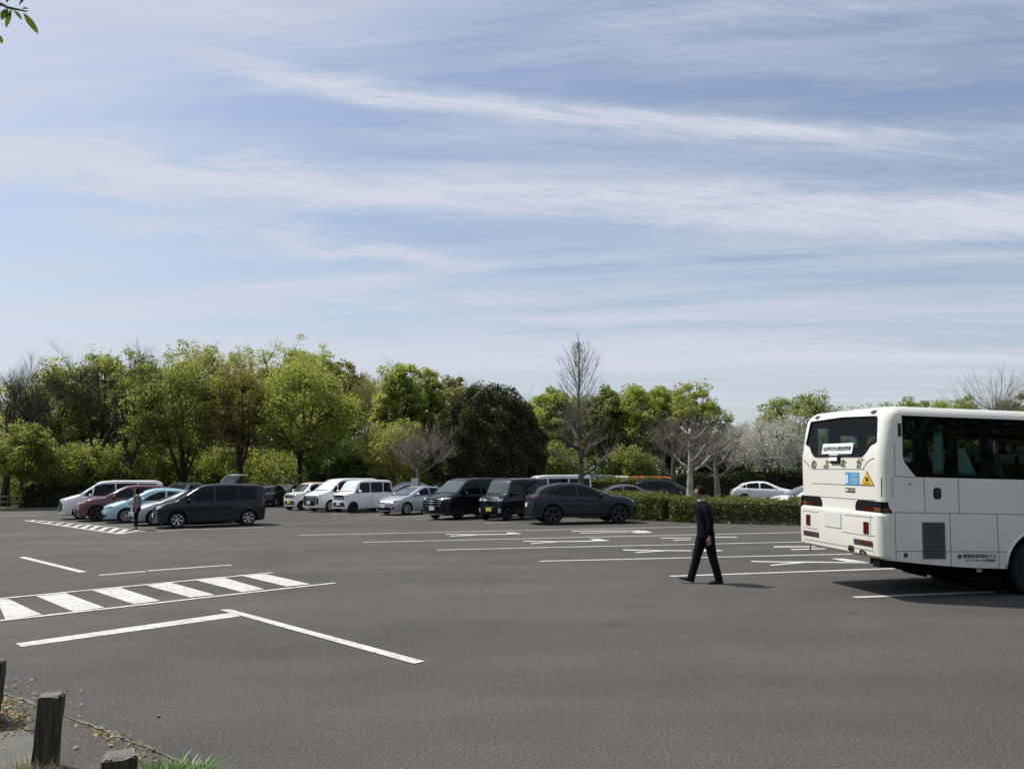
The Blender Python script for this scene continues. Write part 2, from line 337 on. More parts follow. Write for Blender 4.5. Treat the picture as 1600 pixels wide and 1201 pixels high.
TREES = [
     ('bare', -35.94, 55, 11.32, 2.06, 'Dark leafless tree at the far left end of the wood') ,
     ('bare', -33.54, 54.5, 12.13, 2.5, 'Wide forked leafless tree, second from the left edge of the wood') ,
     ('baretall', -30.93, 55, 12.88, 1.74, 'Tallest thin leafless tree rising above the left part of the wood') ,
     ('bare', -27.77, 54, 11.54, 1.89, 'Dark leafless tree leaning beside the big green tree with low forks') ,
     ('olive', -41.1, 70, 13.65, 2.92, 'Olive green tree behind the wide forked leafless tree') ,
     ('olive', -38.22, 72, 14.67, 3.12, 'Olive green tree just right of the tallest leafless tree') ,
     ('mid', -33.08, 69, 13.42, 2.76, 'Mid green tree behind the leaning leafless tree') ,
     ('mid', -24.16, 56, 10.97, 3.83, 'Big spreading green tree with dark low forks, above the leftmost white minivan') ,
     ('yellow', -30.99, 75, 16.12, 3.62, 'Yellow green airy treetop standing highest behind the big forked green tree') ,
     ('russet', -19.72, 55.5, 10.76, 2.13, 'Russet brown budding tree between the two biggest green trees') ,
     ('spiky', -27.71, 78, 16.26, 2.86, 'Spiky pale green treetop above the russet tree') ,
     ('spiky', -23.92, 80, 17.26, 3.33, 'Highest spiky pale green treetop, in the middle of the left wood') ,
     ('spiky', -19.64, 78, 15.61, 2.6, 'Spiky pale green treetop right of the highest spiky one') ,
     ('darkmid', -16.55, 76, 14.17, 2.15, 'Darker olive treetop at the end of the spiky row') ,
     ('light', -15.62, 57, 10.68, 4.18, 'Biggest bright green rounded tree, behind the white minivans') ,
     ('greybare', -12.52, 66, 12.22, 2.31, 'Grey brown nearly leafless tree right of the biggest bright green tree') ,
     ('light', -9.19, 62, 11.48, 2.07, 'Bright green upright tree behind the pollard with the white sign') ,
     ('light2', -7.1, 64, 11.66, 1.6, 'Narrow bright green tree with loose tufts left of the dark evergreen') ,
     ('yellowlow', -8.45, 54, 6.3, 2.34, 'Low yellowish tree behind the white boxy minivan') ,
     ('brown', -5.67, 72, 11.59, 2.16, 'Brownish treetop peeping over the left shoulder of the dark evergreen') ,
     ('baresmall', -3.01, 74, 11.77, 1.6, 'Small leafless treetop directly over the dark evergreen') ,
     ('baresmall', 1.31, 76, 10.79, 2.03, 'Pale leafless tree between the dark evergreen and the tall spire tree') ,
     ('evergreen', -1.81, 56, 8.31, 3.83, 'Huge dark rounded evergreen behind the black minivan') ,
     ('light', 3.54, 64, 9.54, 2.45, 'Green tree left of the tall leafless spire tree') ,
     ('mid', 7.59, 67, 9.98, 2.46, 'Green tree right behind the tall leafless spire tree') ,
     ('light', 11.02, 66, 10.22, 2.75, 'Green rounded tree behind the orange roofed vehicle') ,
     ('light2', 15.4, 64, 9.66, 2.35, 'Green tree behind the pale plane trees') ,
     ('mid', 14.0, 68, 9.93, 2.49, 'Green tree between two rounded ones, behind the leafless pollards') ,
     ('cherry', 18.41, 62, 6.4, 2.48, 'Whitish blossoming cherry behind the white hatchback') ,
     ('cherry', 19.72, 58, 6.38, 2.71, 'Largest whitish blossoming cherry, left of the bus') ,
     ('cherry', 25.07, 62, 5.83, 2.07, 'Whitish blossoming cherry hidden partly by the bus rear') ,
     ('round', 26.74, 72, 9.76, 3.84, 'Dense green round treetop over the left edge of the bus') ,
     ('round', 36.12, 70, 9.18, 2.92, 'Green treetop over the middle of the bus roof') ,
     ('light2', 40.29, 70, 9.02, 2.57, 'Loose green treetop over the bus roof, next to the leafless pollard') ,
     ('brown', 38.03, 58, 7.59, 2.03, 'Brown green treetop at the right edge over the bus roof') ,
     ('shrubtree', -33.03, 52, 6.47, 1.99, 'Low leafy tree with thin forked stems near the kerb at the far left') ,
     ('shrubtree', -31.11, 55, 4.73, 2.66, 'Leafy sapling clump above the dark clipped hedge on the left') ,
     ('shrubtree', -27.64, 56, 4.65, 2.8, 'Leafy sapling clump behind the white minivan on the left') ,
     ('shrubdark', -27.58, 61, 4.36, 2.24, 'Dull green bush under the big forked green tree') ,
     ('shrubtree', -24.17, 64, 4.33, 2.45, 'Leafy bush under the russet tree') ,
     ('shrubpale', -20.86, 67, 5.07, 3.02, 'Pale green bush behind the dark van and sedan') ,
     ('shrubdark', -14.2, 61, 5.52, 2.75, 'Dark glossy bush under the biggest bright green tree') ,
     ('shrubdark', -11.04, 59, 4.15, 2.06, 'Dark bush behind the white boxy minivan, left of the yellowish tree') ,
     ('shrubtree', 2.92, 60, 4.58, 2.2, 'Green bush between the dark evergreen and the spire tree') ,
     ('shrubtree', 9.43, 62, 4.35, 2.27, 'Green bush behind the orange roofed vehicle') ,
     ('shrubdark', 18.5, 68, 4.23, 2.49, 'Dark bush behind the pollard plane trees') ,
]

sheet('bay_lines', BAY, .005, M_mark)
sheet('crossing_marking', CROSS[2:], .005, M_mark)
sheet('crossing_edge_lines', CROSS[:2], .009, M_mark)
sheet('lane_marking_corner', FRONT[:1], .005, M_mark)
sheet('lane_marking_line', FRONT[1:2], .009, M_mark)
sheet('lane_dashes', FRONT[2:], .005, M_mark)
sheet('bay_end_edge_lines', LADDER[:3], .009, M_mark)
sheet('bay_end_hatching', LADDER[3:14], .005, M_mark)
sheet('car_bay_lines', LADDER[14:] + MID, .007, M_mark)
for i in range(3):
    sheet('bay_arrows', [a[i] for a in ARROW if i < len(a)], .005 + .004 * i, M_mark)
# pavement edge in the near left corner
sheet('gutter_strip', [[(-14, 14.2), (-8.6, 11.0), (-5.35, 7.9), (-4.05, 6.95), (-3.35, 6.45), (-2.75, 6.0), (-2.35, 5.7), (-1.6, 4.9), (-.4, 3.4), (-3.4, 3.4), (-3.05, 5.35), (-3.30, 5.85), (-4.55, 7.0), (-14, 13.2)]], .004, M_strip)
sheet('pavement', [[(-14, 13.2), (-4.55, 7.0), (-3.30, 5.85), (-3.05, 5.35), (-3.4, 3.4), (-14, 3.4)]], .008, M_walk)
random.seed(4)
seam = [(-9.5, 11.9), (-6.4, 8.9), (-5.35, 7.9), (-4.05, 6.95), (-3.35, 6.45), (-2.75, 6.0), (-2.35, 5.7), (-1.6, 4.9), (-.9, 4.05)]
sp_ = []
for (a, c) in zip(seam[:-1], seam[1:]):
    L = hypot(c[0] - a[0], c[1] - a[1]); n = max(1, int(L / .12))
    for i in range(n):
        t = i / n; sp_.append((a[0] + (c[0] - a[0]) * t + random.gauss(0, .008), a[1] + (c[1] - a[1]) * t + random.gauss(0, .008)))
lft, rgt_ = [], []
for i, p in enumerate(sp_):
    w_ = abs(random.gauss(.006, .005)) + .003
    lft.append((p[0] - w_, p[1] - w_)); rgt_.append((p[0] + w_, p[1] + w_))
sheet('seam_dirt', [[lft[i], rgt_[i], rgt_[i + 1], lft[i + 1]] for i in range(len(sp_) - 1)], .012, M_dirt)

# kerbs: real steps
def kerb(name, pts, w=.15, h=.13, close=False):
    v, f = [], []
    P = [Vector((p[0], p[1], 0)) for p in pts]
    for i, p in enumerate(P):
        t = (P[min(i + 1, len(P) - 1)] - P[max(i - 1, 0)]).normalized(); n = Vector((-t.y, t.x, 0))
        v += [p + Vector((0, 0, -.02)), p + n * .015 + Vector((0, 0, h)), p + n * w + Vector((0, 0, h)), p + n * w + Vector((0, 0, -.02))]
    for i in range(len(P) - 1):
        for j in range(3): f.append((4 * i + j, 4 * i + j + 1, 4 * i + 4 + j + 1, 4 * i + 4 + j))
    f += [(0, 3, 2, 1), (4 * len(P) - 4, 4 * len(P) - 3, 4 * len(P) - 2, 4 * len(P) - 1)]
    o = mesh_obj(name, v, f, M_conc); return tag(o, kind='structure')
isl = [(4.6, 36.5), (4.9, 35.0), (5.6, 34.0), (6.9, 32.6), (8.6, 31.2), (10.5, 30.0), (14, 28.6), (20, 27.0), (32, 24.5)]
kerb('kerb', isl)
sheet('planting_bed', [[(4.75, 36.6), (5.05, 35.1), (5.75, 34.1), (7.0, 32.7), (8.7, 31.3), (10.6, 30.1), (14.05, 28.7), (20, 27.1), (32, 24.6), (32, 26.6), (20, 29.0), (14, 30.6), (11, 32.2), (8, 34.4), (6, 37)]], .10, M_soil)
kerb('kerb', [(-60, 49.5), (-35, 49.5), (-31, 49.7), (-27, 52.0), (-23, 55.5)])
sheet('verge', [[(-60, 49.7), (-35, 49.7), (-31, 49.9), (-27, 52.2), (-23, 55.7), (-23, 59), (-60, 59)]], .10, M_soil)
# ================================================================ VEGETATION
def leaf_mat(name, c1, c2, rough=.5, trans=.5, spec=.3, through=(1.5, 1.6, .6, 1)):
    m = bpy.data.materials.new(name); m.use_nodes = True; t = m.node_tree; t.nodes.clear(); nb = NB(t)
    isl = nb.n('ShaderNodeNewGeometry').outputs['Random Per Island']
    n = nb.noise(obco(nb), .55, 4, .6)
    oi = nb.n('ShaderNodeObjectInfo').outputs['Random']
    f = nb.m('ADD', nb.m('MULTIPLY', isl, .5), nb.mr(n, .3, .7, -.1, .6))
    f = nb.m('ADD', f, nb.m('MULTIPLY', nb.m('SUBTRACT', oi, .5), .18), clamp=True)
    c = nb.mix(f, c4(c1), c4(c2))
    p = nb.n('ShaderNodeBsdfPrincipled', {'Base Color': c, 'Roughness': rough, 'Specular IOR Level': spec})
    tr = nb.n('ShaderNodeBsdfTranslucent', {'Color': nb.mix(1.0, c, through, 'MULTIPLY')})
    mx = nb.n('ShaderNodeMixShader', {0: trans, 1: p.outputs[0], 2: tr.outputs[0]})
    o = nb.n('ShaderNodeOutputMaterial'); t.links.new(mx.outputs[0], o.inputs[0])
    return m
L_light = leaf_mat('leaves_light', (.165, .190, .062), (.325, .350, .130))
L_mid = leaf_mat('leaves_mid', (.122, .142, .048), (.255, .275, .100))
L_olive = leaf_mat('leaves_olive', (0.176, 0.192, 0.062), (0.334, 0.340, 0.120))
L_yel = leaf_mat('leaves_yellow', (.185, .190, .070), (.34, .33, .135))
L_rus = leaf_mat('leaves_russet', (.175, .150, .075), (.290, .245, .125))
L_brown = leaf_mat('leaves_brown', (0.130, 0.117, 0.055), (0.233, 0.208, 0.098))
L_dark = leaf_mat('leaves_evergreen', (.038, .046, .018), (.100, .100, .045), .6, .15, .18)
L_sdark = leaf_mat('leaves_dark_green', (0.058, 0.084, 0.026), (0.148, 0.183, 0.056), .45, .35)  # a plain darker green for bushes and undergrowth
L_pale = leaf_mat('leaves_pale', (0.091, 0.117, 0.042), (0.208, 0.227, 0.103))
L_blo = leaf_mat('cherry_blossom', (.40, .40, .32), (.72, .72, .63), .7, .18, .2, (1, 1, 1, 1))
L_hedge = leaf_mat('leaves_hedge', (.058, .076, .017), (.175, .187, .046), .45, .3)
L_hedged = leaf_mat('leaves_hedge_dark', (.014, .022, .008), (.045, .055, .018), .45, .2)
L_near = leaf_mat('leaves_near', (.060, .090, .020), (.13, .15, .040), .3, .4)
L_dry = leaf_mat('leaves_fallen', (.16, .10, .04), (.34, .26, .10), .6, .1)
L_straw = leaf_mat('dry_grass', (.20, .17, .11), (.32, .28, .19), .7, .1)
L_weed = leaf_mat('weed_leaves', (.050, .110, .018), (.12, .22, .045), .4, .4)
def bark(name, c1, c2, s=6.0, stretch=.2, rough=.9):
    def fn(nb, p):
        P = nb.n('ShaderNodeVectorMath', {0: obco(nb), 1: (1, 1, stretch)}, operation='MULTIPLY').outputs[0]
        n = nb.noise(P, s, 7, .7, .5)
        lk(nb, nb.mix(nb.mr(n, .38, .62, 0, 1), c4(c1), c4(c2)), p.inputs['Base Color'])
        p.inputs['Roughness'].default_value = rough; bumpit(nb, p, n, .7, .03)
    return mat(name, fn=fn)
B_dark = bark('bark_dark', (.020, .017, .014), (.050, .044, .036))
B_grey = bark('bark_grey', (.085, .078, .066), (.19, .175, .15))
B_mid = bark('bark_brown', (.055, .046, .037), (.12, .105, .085))
B_twig = bark('bark_twigs', (.13, .115, .09), (.26, .235, .19))
B_pale = bark('bark_plane', (.13, .12, .09), (.42, .40, .34), 4.0, .55, .8)

def quads_mesh(name, V, m, nper=4):
    """V: (N, nper, 3) array, N separate small faces"""
    N = len(V); me = bpy.data.meshes.new(name)
    me.vertices.add(N * nper); me.vertices.foreach_set('co', V.reshape(-1).astype(np.float32))
    me.loops.add(N * nper); me.loops.foreach_set('vertex_index', np.arange(N * nper, dtype=np.int32))
    me.polygons.add(N); me.polygons.foreach_set('loop_start', np.arange(0, N * nper, nper, dtype=np.int32))
    me.polygons.foreach_set('loop_total', np.full(N, nper, dtype=np.int32))
    me.update(); me.materials.append(m); return me
def leaf_quads(P, size, rng, up=.5, aspect=.55, jitter=.35):
    N = len(P)
    nrm = rng.normal(size=(N, 3)); nrm[:, 2] = np.abs(nrm[:, 2]) + up; nrm /= np.linalg.norm(nrm, axis=1)[:, None]
    t = rng.normal(size=(N, 3)); t -= nrm * (t * nrm).sum(1)[:, None]; t /= np.linalg.norm(t, axis=1)[:, None] + 1e-9
    bn = np.cross(nrm, t); s = (size * (1 + rng.uniform(-jitter, jitter, N)))[:, None]
    fold = nrm * s * .14
    return np.stack([P - t * s * .5, P + bn * s * aspect * .5 + fold, P + t * s * .5, P - bn * s * aspect * .5 + fold], axis=1)
def clumps(C, rad, per, rng, flat=.6):
    """leaf positions round clump centres, thicker towards each clump's skin"""
    N = len(C); rad = np.broadcast_to(rad, (N,))
    d = rng.normal(size=(N, per, 3)); d /= np.linalg.norm(d, axis=2)[:, :, None]
    r = rng.uniform(.25, 1, (N, per)) ** .6
    d *= (r * rad[:, None])[:, :, None]; d[:, :, 2] *= flat
    return (C[:, None, :] + d).reshape(-1, 3)

def crown_tree(seed, H, R, base, ncl, per, leaf, lmat, bmat, crad=.24, flat=.62, trunk_r=None, topflat=1.0, lean=0.0, gap=0.0, fork=None, shoots=False, full=False, sprout=0):
    rng = np.random.default_rng(seed)
    zc, rz = (H + base) / 2, (H - base) / 2
    n = ncl * 3; q = rng.normal(size=(n, 3)); q /= np.linalg.norm(q, axis=1)[:, None]
    rr = rng.uniform(.12 if full else .3, 1, n) ** .45
    az = np.arctan2(q[:, 1], q[:, 0]); ph = rng.uniform(0, 6.28, 4)
    lump = 1 + .13 * np.sin(3 * az + ph[0] + 2 * q[:, 2]) + .10 * np.sin(5 * az + ph[1] - 3 * q[:, 2]) + .06 * np.sin(9 * az + ph[2])
    C = q * (rr * lump)[:, None] * np.array([R, R, rz * topflat]) * (1 - crad * .55)
    C[:, 2] += zc
    C[:, 0] += lean * (C[:, 2] - base)
    if gap > 0: C = C[rng.uniform(size=n) > gap * (C[:, 2] < zc)]
    C = C[C[:, 2] > base * .8][:ncl]; ncl = len(C)
    P = clumps(C, R * crad * rng.uniform(.6, 1.25, ncl), per, rng, flat)
    if sprout:   # loose upright sprays breaking the outline
        k = rng.integers(0, ncl, sprout); A = C[k]; A = A[A[:, 2] > zc]
        t = rng.uniform(0, 1, (len(A), 14)); dirv = rng.normal(size=(len(A), 3)) * .35; dirv[:, 2] = 1
        L = R * rng.uniform(.15, .38, len(A))
        Q = A[:, None, :] + dirv[:, None, :] * (t * L[:, None])[:, :, None] + rng.normal(size=(len(A), 14, 3)) * R * .035
        P = np.concatenate([P, Q.reshape(-1, 3)])
    V = leaf_quads(P, leaf, rng)
    crown = quads_mesh('crown', V, lmat)
    # limbs
    mb = MB(); tr = trunk_r or H * .018
    f = fork if fork is not None else base * .7
    nf = 3 if f < base * .6 else 1
    top = Vector((lean * (H - base) * .7, 0, H * .82))
    nodes = []
    tp = [Vector((0, 0, -.3)), Vector((rng.normal() * tr * .5, rng.normal() * tr * .5, f * .5)), Vector((rng.normal() * tr, rng.normal() * tr, f))]
    mb.tube(tp, [tr * 1.35, tr * 1.05, tr * .95], 8)
    prim = 7
    for i in range(prim):
        a = 2 * pi * i / prim + rng.uniform(-.35, .35); el = rng.uniform(.35, .75)
        tgt = Vector((cos(a) * R * el, sin(a) * R * el, base + (H - base) * rng.uniform(.5, .86))) if i else top
        tgt.x += lean * (tgt.z - base)
        st_ = tp[-1] + Vector((0, 0, 0 if nf == 3 else rng.uniform(0, (zc - f) * .35)))
        if nf != 3 and i: st_ = tp[-1].lerp(top, rng.uniform(0.0, .35))
        pts = [st_]
        for s in (.3, .6, 1):
            q_ = st_.lerp(tgt, s) + Vector((rng.normal(), rng.normal(), 0)) * R * .06; q_.z += (tgt.z - st_.z) * .08 * sin(pi * s)
            pts.append(q_)
        r0 = tr * (.62 if i else .85)
        mb.tube(pts, [r0, r0 * .7, r0 * .45, r0 * .15], 6)
        nodes += [(pts[j].lerp(pts[j + 1], w_), r0 * (.62 - .13 * j - .1 * w_)) for j in range(3) for w_ in (0.2, .6)]
    NP = np.array([tuple(n_[0]) for n_ in nodes])
    for c in C:
        d = np.linalg.norm(NP - c, axis=1) + np.maximum(0, NP[:, 2] - c[2]) * 1.5; j = int(d.argmin())
        p0 = nodes[j][0]; p1 = Vector(c)
        mid = p0.lerp(p1, .5) + Vector((rng.normal() * .1, rng.normal() * .1, abs(rng.normal()) * .12)) * R * .3
        r0 = min(nodes[j][1], tr * .22)
        mb.tube([p0, mid, p1], [r0, r0 * .6, r0 * .22], 4, False)
    tme = mesh_only('trunk', mb, bmat)
    return tme, crown
def mesh_only(name, mb, m):
    me = bpy.data.meshes.new(name); me.from_pydata([tuple(v) for v in mb.v], [], mb.f); me.materials.append(m); me.shade_smooth(); me.update(); return me

def grow(rng, mbs, p, d, L, r, lvl, mx, spread=.75, up=.12, kids=(5, 7), wob=.13, ratio=.62, start=.3, tips=None):
    n = 5 if lvl < 2 else 3
    pts, rad = [p], [r]; q = p.copy(); dd = d.normalized()
    for i in range(n):
        dd = (dd + Vector((rng.normal(), rng.normal(), rng.normal())) * wob + Vector((0, 0, up))).normalized()
        q = q + dd * (L / n); pts.append(q.copy()); rad.append(r * (1 - .72 * (i + 1) / n))
    mbs[min(lvl, 1)].tube(pts, rad, 7 if lvl == 0 else (5 if lvl == 1 else 3), lvl == 0)
    if tips is not None and lvl >= mx - 1: tips.append(pts[-1])
    if lvl >= mx: return
    k = int(rng.integers(kids[0], kids[1] + 1))
    for i in range(k):
        t = start + (1 - start) * (i + rng.uniform(.2, .9)) / k; t = min(t, .98)
        j = min(int(t * n), n - 1); w_ = t * n - j
        b0 = pts[j].lerp(pts[j + 1], w_); dl = (pts[j + 1] - pts[j]).normalized()
        a = rng.uniform(0, 2 * pi); s1 = dl.cross(Vector((0, 0, 1)) if abs(dl.z) < .9 else Vector((1, 0, 0))).normalized(); s2 = dl.cross(s1)
        nd = dl + (s1 * cos(a) + s2 * sin(a)) * spread * rng.uniform(.7, 1.3)
        grow(rng, mbs, b0, nd, L * ratio * rng.uniform(.75, 1.15) * (1.15 - .4 * t), max(.008, r * (1 - .72 * t) * .66), lvl + 1, mx, spread, up, kids, wob, ratio, .25, tips)
def bare_tree(seed, H, R, bmat, mx=4, thin=1.0, spread=.8, up=.13, twigmat=None, trunk=.45, leaves=None, lsize=.1, lper=3):
    rng = np.random.default_rng(seed); mbs = [MB(), MB()]; tips = []
    grow(rng, mbs, Vector((0, 0, -.3)), Vector((rng.normal() * .08, rng.normal() * .08, 1)), H * trunk * 1.25, H * .0175 * thin, 0, mx, spread, up, (5, 7), .10, .72, .38, tips)
    V = np.array(mbs[0].v + mbs[1].v); zt = V[:, 2].max(); rx = np.percentile(np.hypot(V[:, 0], V[:, 1]), 97)
    sz = H / zt; sr = min(1.25, max(.85, R / rx))
    for mb in mbs: mb.v = [(v[0] * sr, v[1] * sr, v[2] * sz) for v in mb.v]
    tme = mesh_only('trunk', mbs[0], bmat); cme = mesh_only('branches', mbs[1], twigmat or bmat)
    extra = None
    if leaves:
        T = np.array([(t.x * sr, t.y * sr, t.z * sz) for t in tips]); P = clumps(T, .35, lper, rng, 1.0)
        extra = quads_mesh('crown', leaf_quads(P, lsize, rng, .2), leaves)
    return tme, cme, extra
def pollard(seed, H, R, bmat, twig, knob_z=.42, stubs=6, shoots=26, trunk_h=.25, spire=0, tw=.012, thick=1.0):
    """thick trunk with cut-back stubs, each ending in a knob that fans out long thin shoots"""
    rng = np.random.default_rng(seed); a, c = MB(), MB(); tr = max(.13, H * .024) * thick
    th = H * trunk_h
    ax = lambda z: Vector((sin(z * .8 + seed) * .07, cos(z * .6 + seed) * .05, z))
    tall = H * (.98 if spire else knob_z + .02)
    zs = np.linspace(-.3, tall, 10)
    a.tube([ax(z) for z in zs], [tr * (1.15 - (.80 if not spire else 1.08) * (i / 9) ** (1.3 if not spire else .5)) for i in range(10)], 9)
    knobs = []
    for i in range(stubs):
        z0 = th + (H * knob_z - th) * (i + .5 * rng.uniform()) / stubs; an = i * 2.4 + rng.uniform(-.4, .4)
        L = R * rng.uniform(.30, .62) * (1.1 - .5 * i / stubs)
        p0 = ax(z0); p1 = p0 + Vector((cos(an) * L * .55, sin(an) * L * .55, L * .30)); p2 = p0 + Vector((cos(an) * L, sin(an) * L, L * .72))
        r0 = tr * rng.uniform(.38, .55)
        a.tube([p0, p1, p2, p2 + (p2 - p1).normalized() * .12], [r0, r0 * .8, r0 * .85, r0 * .5], 7)
        knobs.append((p2, Vector((cos(an), sin(an), .9)))); knobs.append((p1.lerp(p2, .4), Vector((cos(an + .8), sin(an + .8), .9))))
    for k_ in range(3): knobs.append((ax(H * knob_z * rng.uniform(.85, 1.2)), Vector((rng.normal() * .4, rng.normal() * .4, 1))))
    for (p, d) in knobs:
        for s in range(shoots):
            dd = (d.normalized() + Vector((rng.normal(), rng.normal(), rng.normal() * .6)) * .55).normalized()
            L = (H * (.82 if not spire else .55) - p.z) * rng.uniform(.45, 1.0) if not spire else H * rng.uniform(.10, .20)
            L = max(L, H * .1)
            q1 = p + dd * L * .45; q2 = q1 + (dd + Vector((0, 0, .55))).normalized() * L * .55
            c.tube([p, q1, q2], [tw * 1.5, tw, tw * .45], 3, False)
            for _ in range(2):
                t = rng.uniform(.2, .8); b0 = p.lerp(q1, t) if t < .5 else q1.lerp(q2, t - .3)
                e = b0 + (dd + Vector((rng.normal(), rng.normal(), rng.normal() * .5 + .4)) * .6).normalized() * L * .3
                c.tube([b0, e], [tw * .8, tw * .35], 3, False)
    if spire:
        for i in range(110):
            t = i / 110; z0 = H * (.44 + .465 * t); an = i * 2.4 + rng.uniform(-.3, .3)
            L = R * .86 * (sin(pi * min(1, .34 + t * .66)) ** .8) * rng.uniform(.75, 1.1) + .06
            d = Vector((cos(an), sin(an), (.75 + 1.5 * t * t))).normalized(); p0 = ax(z0)
            q1 = p0 + d * L * .5; q2 = q1 + (d + Vector((0, 0, .6))).normalized() * L * .6
            c.tube([p0, q1, q2], [.018 * (1.15 - t), .011, .006], 4, False)
            for _ in range(6):
                s = rng.uniform(.2, .95); b0 = p0.lerp(q1, s * 2) if s < .5 else q1.lerp(q2, s * 2 - 1)
                e = b0 + (d + Vector((rng.normal() * .5, rng.normal() * .5, .55 + rng.normal() * .2))).normalized() * L * rng.uniform(.15, .32)
                c.tube([b0, e], [.009, .004], 3, False)
    return mesh_only('trunk', a, bmat), mesh_only('branches', c, twig)

def place_tree(name, meshes, loc, label, group=None, rz=0.0, cat='tree', sc=(1, 1, 1)):
    root = empty(name, loc, rz, label, cat, group); root.scale = sc
    for me in meshes:
        if me is None: continue
        o = bpy.data.objects.new(me.name.split('.')[0], me); COL.objects.link(o); o.parent = root
    return root

KIND = {  # name, ncl, per, leaf, leaves, bark, extra
 'light':  ('broadleaf_tree', 180, 118, .21, L_light, B_dark, dict(crad=.25, sprout=10)),
 'light2': ('broadleaf_tree', 105, 112, .20, L_light, B_mid, dict(crad=.27, gap=.3, sprout=13)),
 'mid':    ('broadleaf_tree', 180, 112, .20, L_mid, B_dark, dict(crad=.25, sprout=10)),
 'round':  ('broadleaf_tree', 150, 95, .22, L_mid, B_dark, dict(crad=.20, topflat=.95)),
 'olive':  ('broadleaf_tree', 168, 75, .24, L_olive, B_dark, dict(crad=.27, sprout=16)),
 'darkmid': ('broadleaf_tree', 180, 75, .24, L_brown, B_dark, dict(crad=.25, sprout=20)),
 'yellow': ('broadleaf_tree', 180, 68, .24, L_yel, B_mid, dict(crad=.24, sprout=23)),
 'spiky':  ('broadleaf_tree', 168, 68, .24, L_olive, B_mid, dict(crad=.22, sprout=40)),
 'russet': ('broadleaf_tree', 180, 87, .15, L_rus, B_dark, dict(crad=.25, sprout=20)),
 'brown':  ('broadleaf_tree', 168, 75, .24, L_brown, B_dark, dict(crad=.25, sprout=13)),
 'yellowlow': ('broadleaf_tree', 120, 106, .14, L_yel, B_mid, dict(crad=.25, sprout=10)),
 'evergreen': ('evergreen_tree', 560, 130, .15, L_dark, B_dark, dict(crad=.20, flat=.95, full=True)),
 'cherry': ('cherry_tree', 150, 125, .10, L_blo, B_dark, dict(crad=.23, flat=.8, sprout=26)),
 'shrubtree': ('sapling_clump', 105, 87, .20, L_mid, B_dark, dict(crad=.28, sprout=13)),
 'shrubpale': ('bush', 105, 100, .15, L_pale, B_dark, dict(crad=.28, sprout=13)),
 'shrubdark': ('bush', 112, 100, .19, L_sdark, B_dark, dict(crad=.28, sprout=10)),
}
for i, (t, x, y, H, R, lab) in enumerate(TREES):
    rz = (i * 1.7) % 6.28
    if t in KIND:
        nm, ncl, per, leaf, lm, bm_, ex = KIND[t]; R *= 1.12 if t != 'evergreen' else 1.03
        kw = dict(ex)
        base = H * {'evergreen': .06, 'cherry': .30, 'shrubtree': .10, 'shrubpale': .05, 'shrubdark': .04, 'yellowlow': .22}.get(t, .27)
        if t == 'mid' and H > 10 and R > 3.5: kw['fork'] = H * .14
        if t in ('cherry', 'shrubtree'): kw['fork'] = H * .10
        if t == 'spiky': leaf = .19
        ms = crown_tree(100 + i, H, R, base, ncl, per, leaf, lm, bm_, **kw)
        if t == 'evergreen':     # a closed dome: leaves thick over a lumpy skin, thinning inwards
            r_ = np.random.default_rng(9); n_ = 95000; q = r_.normal(size=(n_, 3)); q[:, 2] = np.abs(q[:, 2]) * 1.1 - .45; q /= np.linalg.norm(q, axis=1)[:, None]
            a_ = np.arctan2(q[:, 1], q[:, 0]); lum = 1 + .05 * np.sin(4 * a_ + 3 * q[:, 2]) + .045 * np.sin(9 * a_ - 5 * q[:, 2]) + .035 * np.sin(17 * a_ + 11 * q[:, 2]) + .03 * np.sin(23 * q[:, 2] + 6 * a_)
            rad = lum * (1 - np.abs(r_.normal(size=n_)) * .07)
            P = q * rad[:, None] * np.array([R * 1.02, R * 1.02, H * .60]); P[:, 2] += H * .40; P = P[P[:, 2] > .25]
            ms = (ms[0], quads_mesh('crown', leaf_quads(P, .17, r_, .3), lm))
        cat = 'bush' if nm in ('bush', 'sapling_clump') else 'tree'
        place_tree(nm, ms, (x, y, 0), lab, {'tree': 'trees of the wood behind the car park', 'bush': 'bushes along the edge of the wood'}[cat], rz, cat)
    elif t in ('bare', 'baretall', 'baresmall', 'greybare'):
        kw = dict(bare=dict(mx=4, trunk=.56, thin=1.9, spread=.55, up=.17), baretall=dict(mx=4, trunk=.72, spread=.45, thin=1.6, up=.18), baresmall=dict(mx=4, trunk=.55, spread=.5), greybare=dict(mx=4, trunk=.6, spread=.45, leaves=L_brown, lsize=.12, lper=5))[t]
        bm_ = B_grey if t == 'baresmall' else (B_mid if t == 'greybare' else B_dark)
        place_tree('bare_tree', bare_tree(60 + i, H, R, bm_, **kw), (x, y, 0), lab, 'leafless trees in the wood', rz)

# cut-back trees standing in the car park
place_tree('pollard_tree', pollard(3, 6.8, 2.3, B_grey, B_twig, .50, 7, 15, .30, tw=.009), (-5.75, 47.5, 0), 'Leafless pollard with grey twigs behind the silver hatchback, a white sign on its trunk', 'cut-back leafless trees in the car park')
place_tree('spire_tree', pollard(7, 11.0, 2.7, B_mid, B_twig, .44, 8, 8, .16, spire=1, thick=.95, tw=.010), (4.10, 47.0, 0), 'Tall leafless spire shaped tree with bushy lower shoots above the slate blue SUV', 'cut-back leafless trees in the car park')
place_tree('pollard_tree', pollard(11, 8.0, 2.2, B_mid, B_twig, .55, 7, 11, .2, tw=.009), (10.8, 52.0, 0), 'Dark leafless pollard behind the pale spotted plane tree', 'cut-back leafless trees in the car park')
place_tree('plane_tree', pollard(5, 6.5, 2.0, B_pale, B_twig, .60, 7, 8, .28, thick=1.05, tw=.008), (8.35, 36.4, .1), 'Pale spotted plane tree with cut-back limbs rising from the near hedge', 'cut-back leafless trees in the car park')
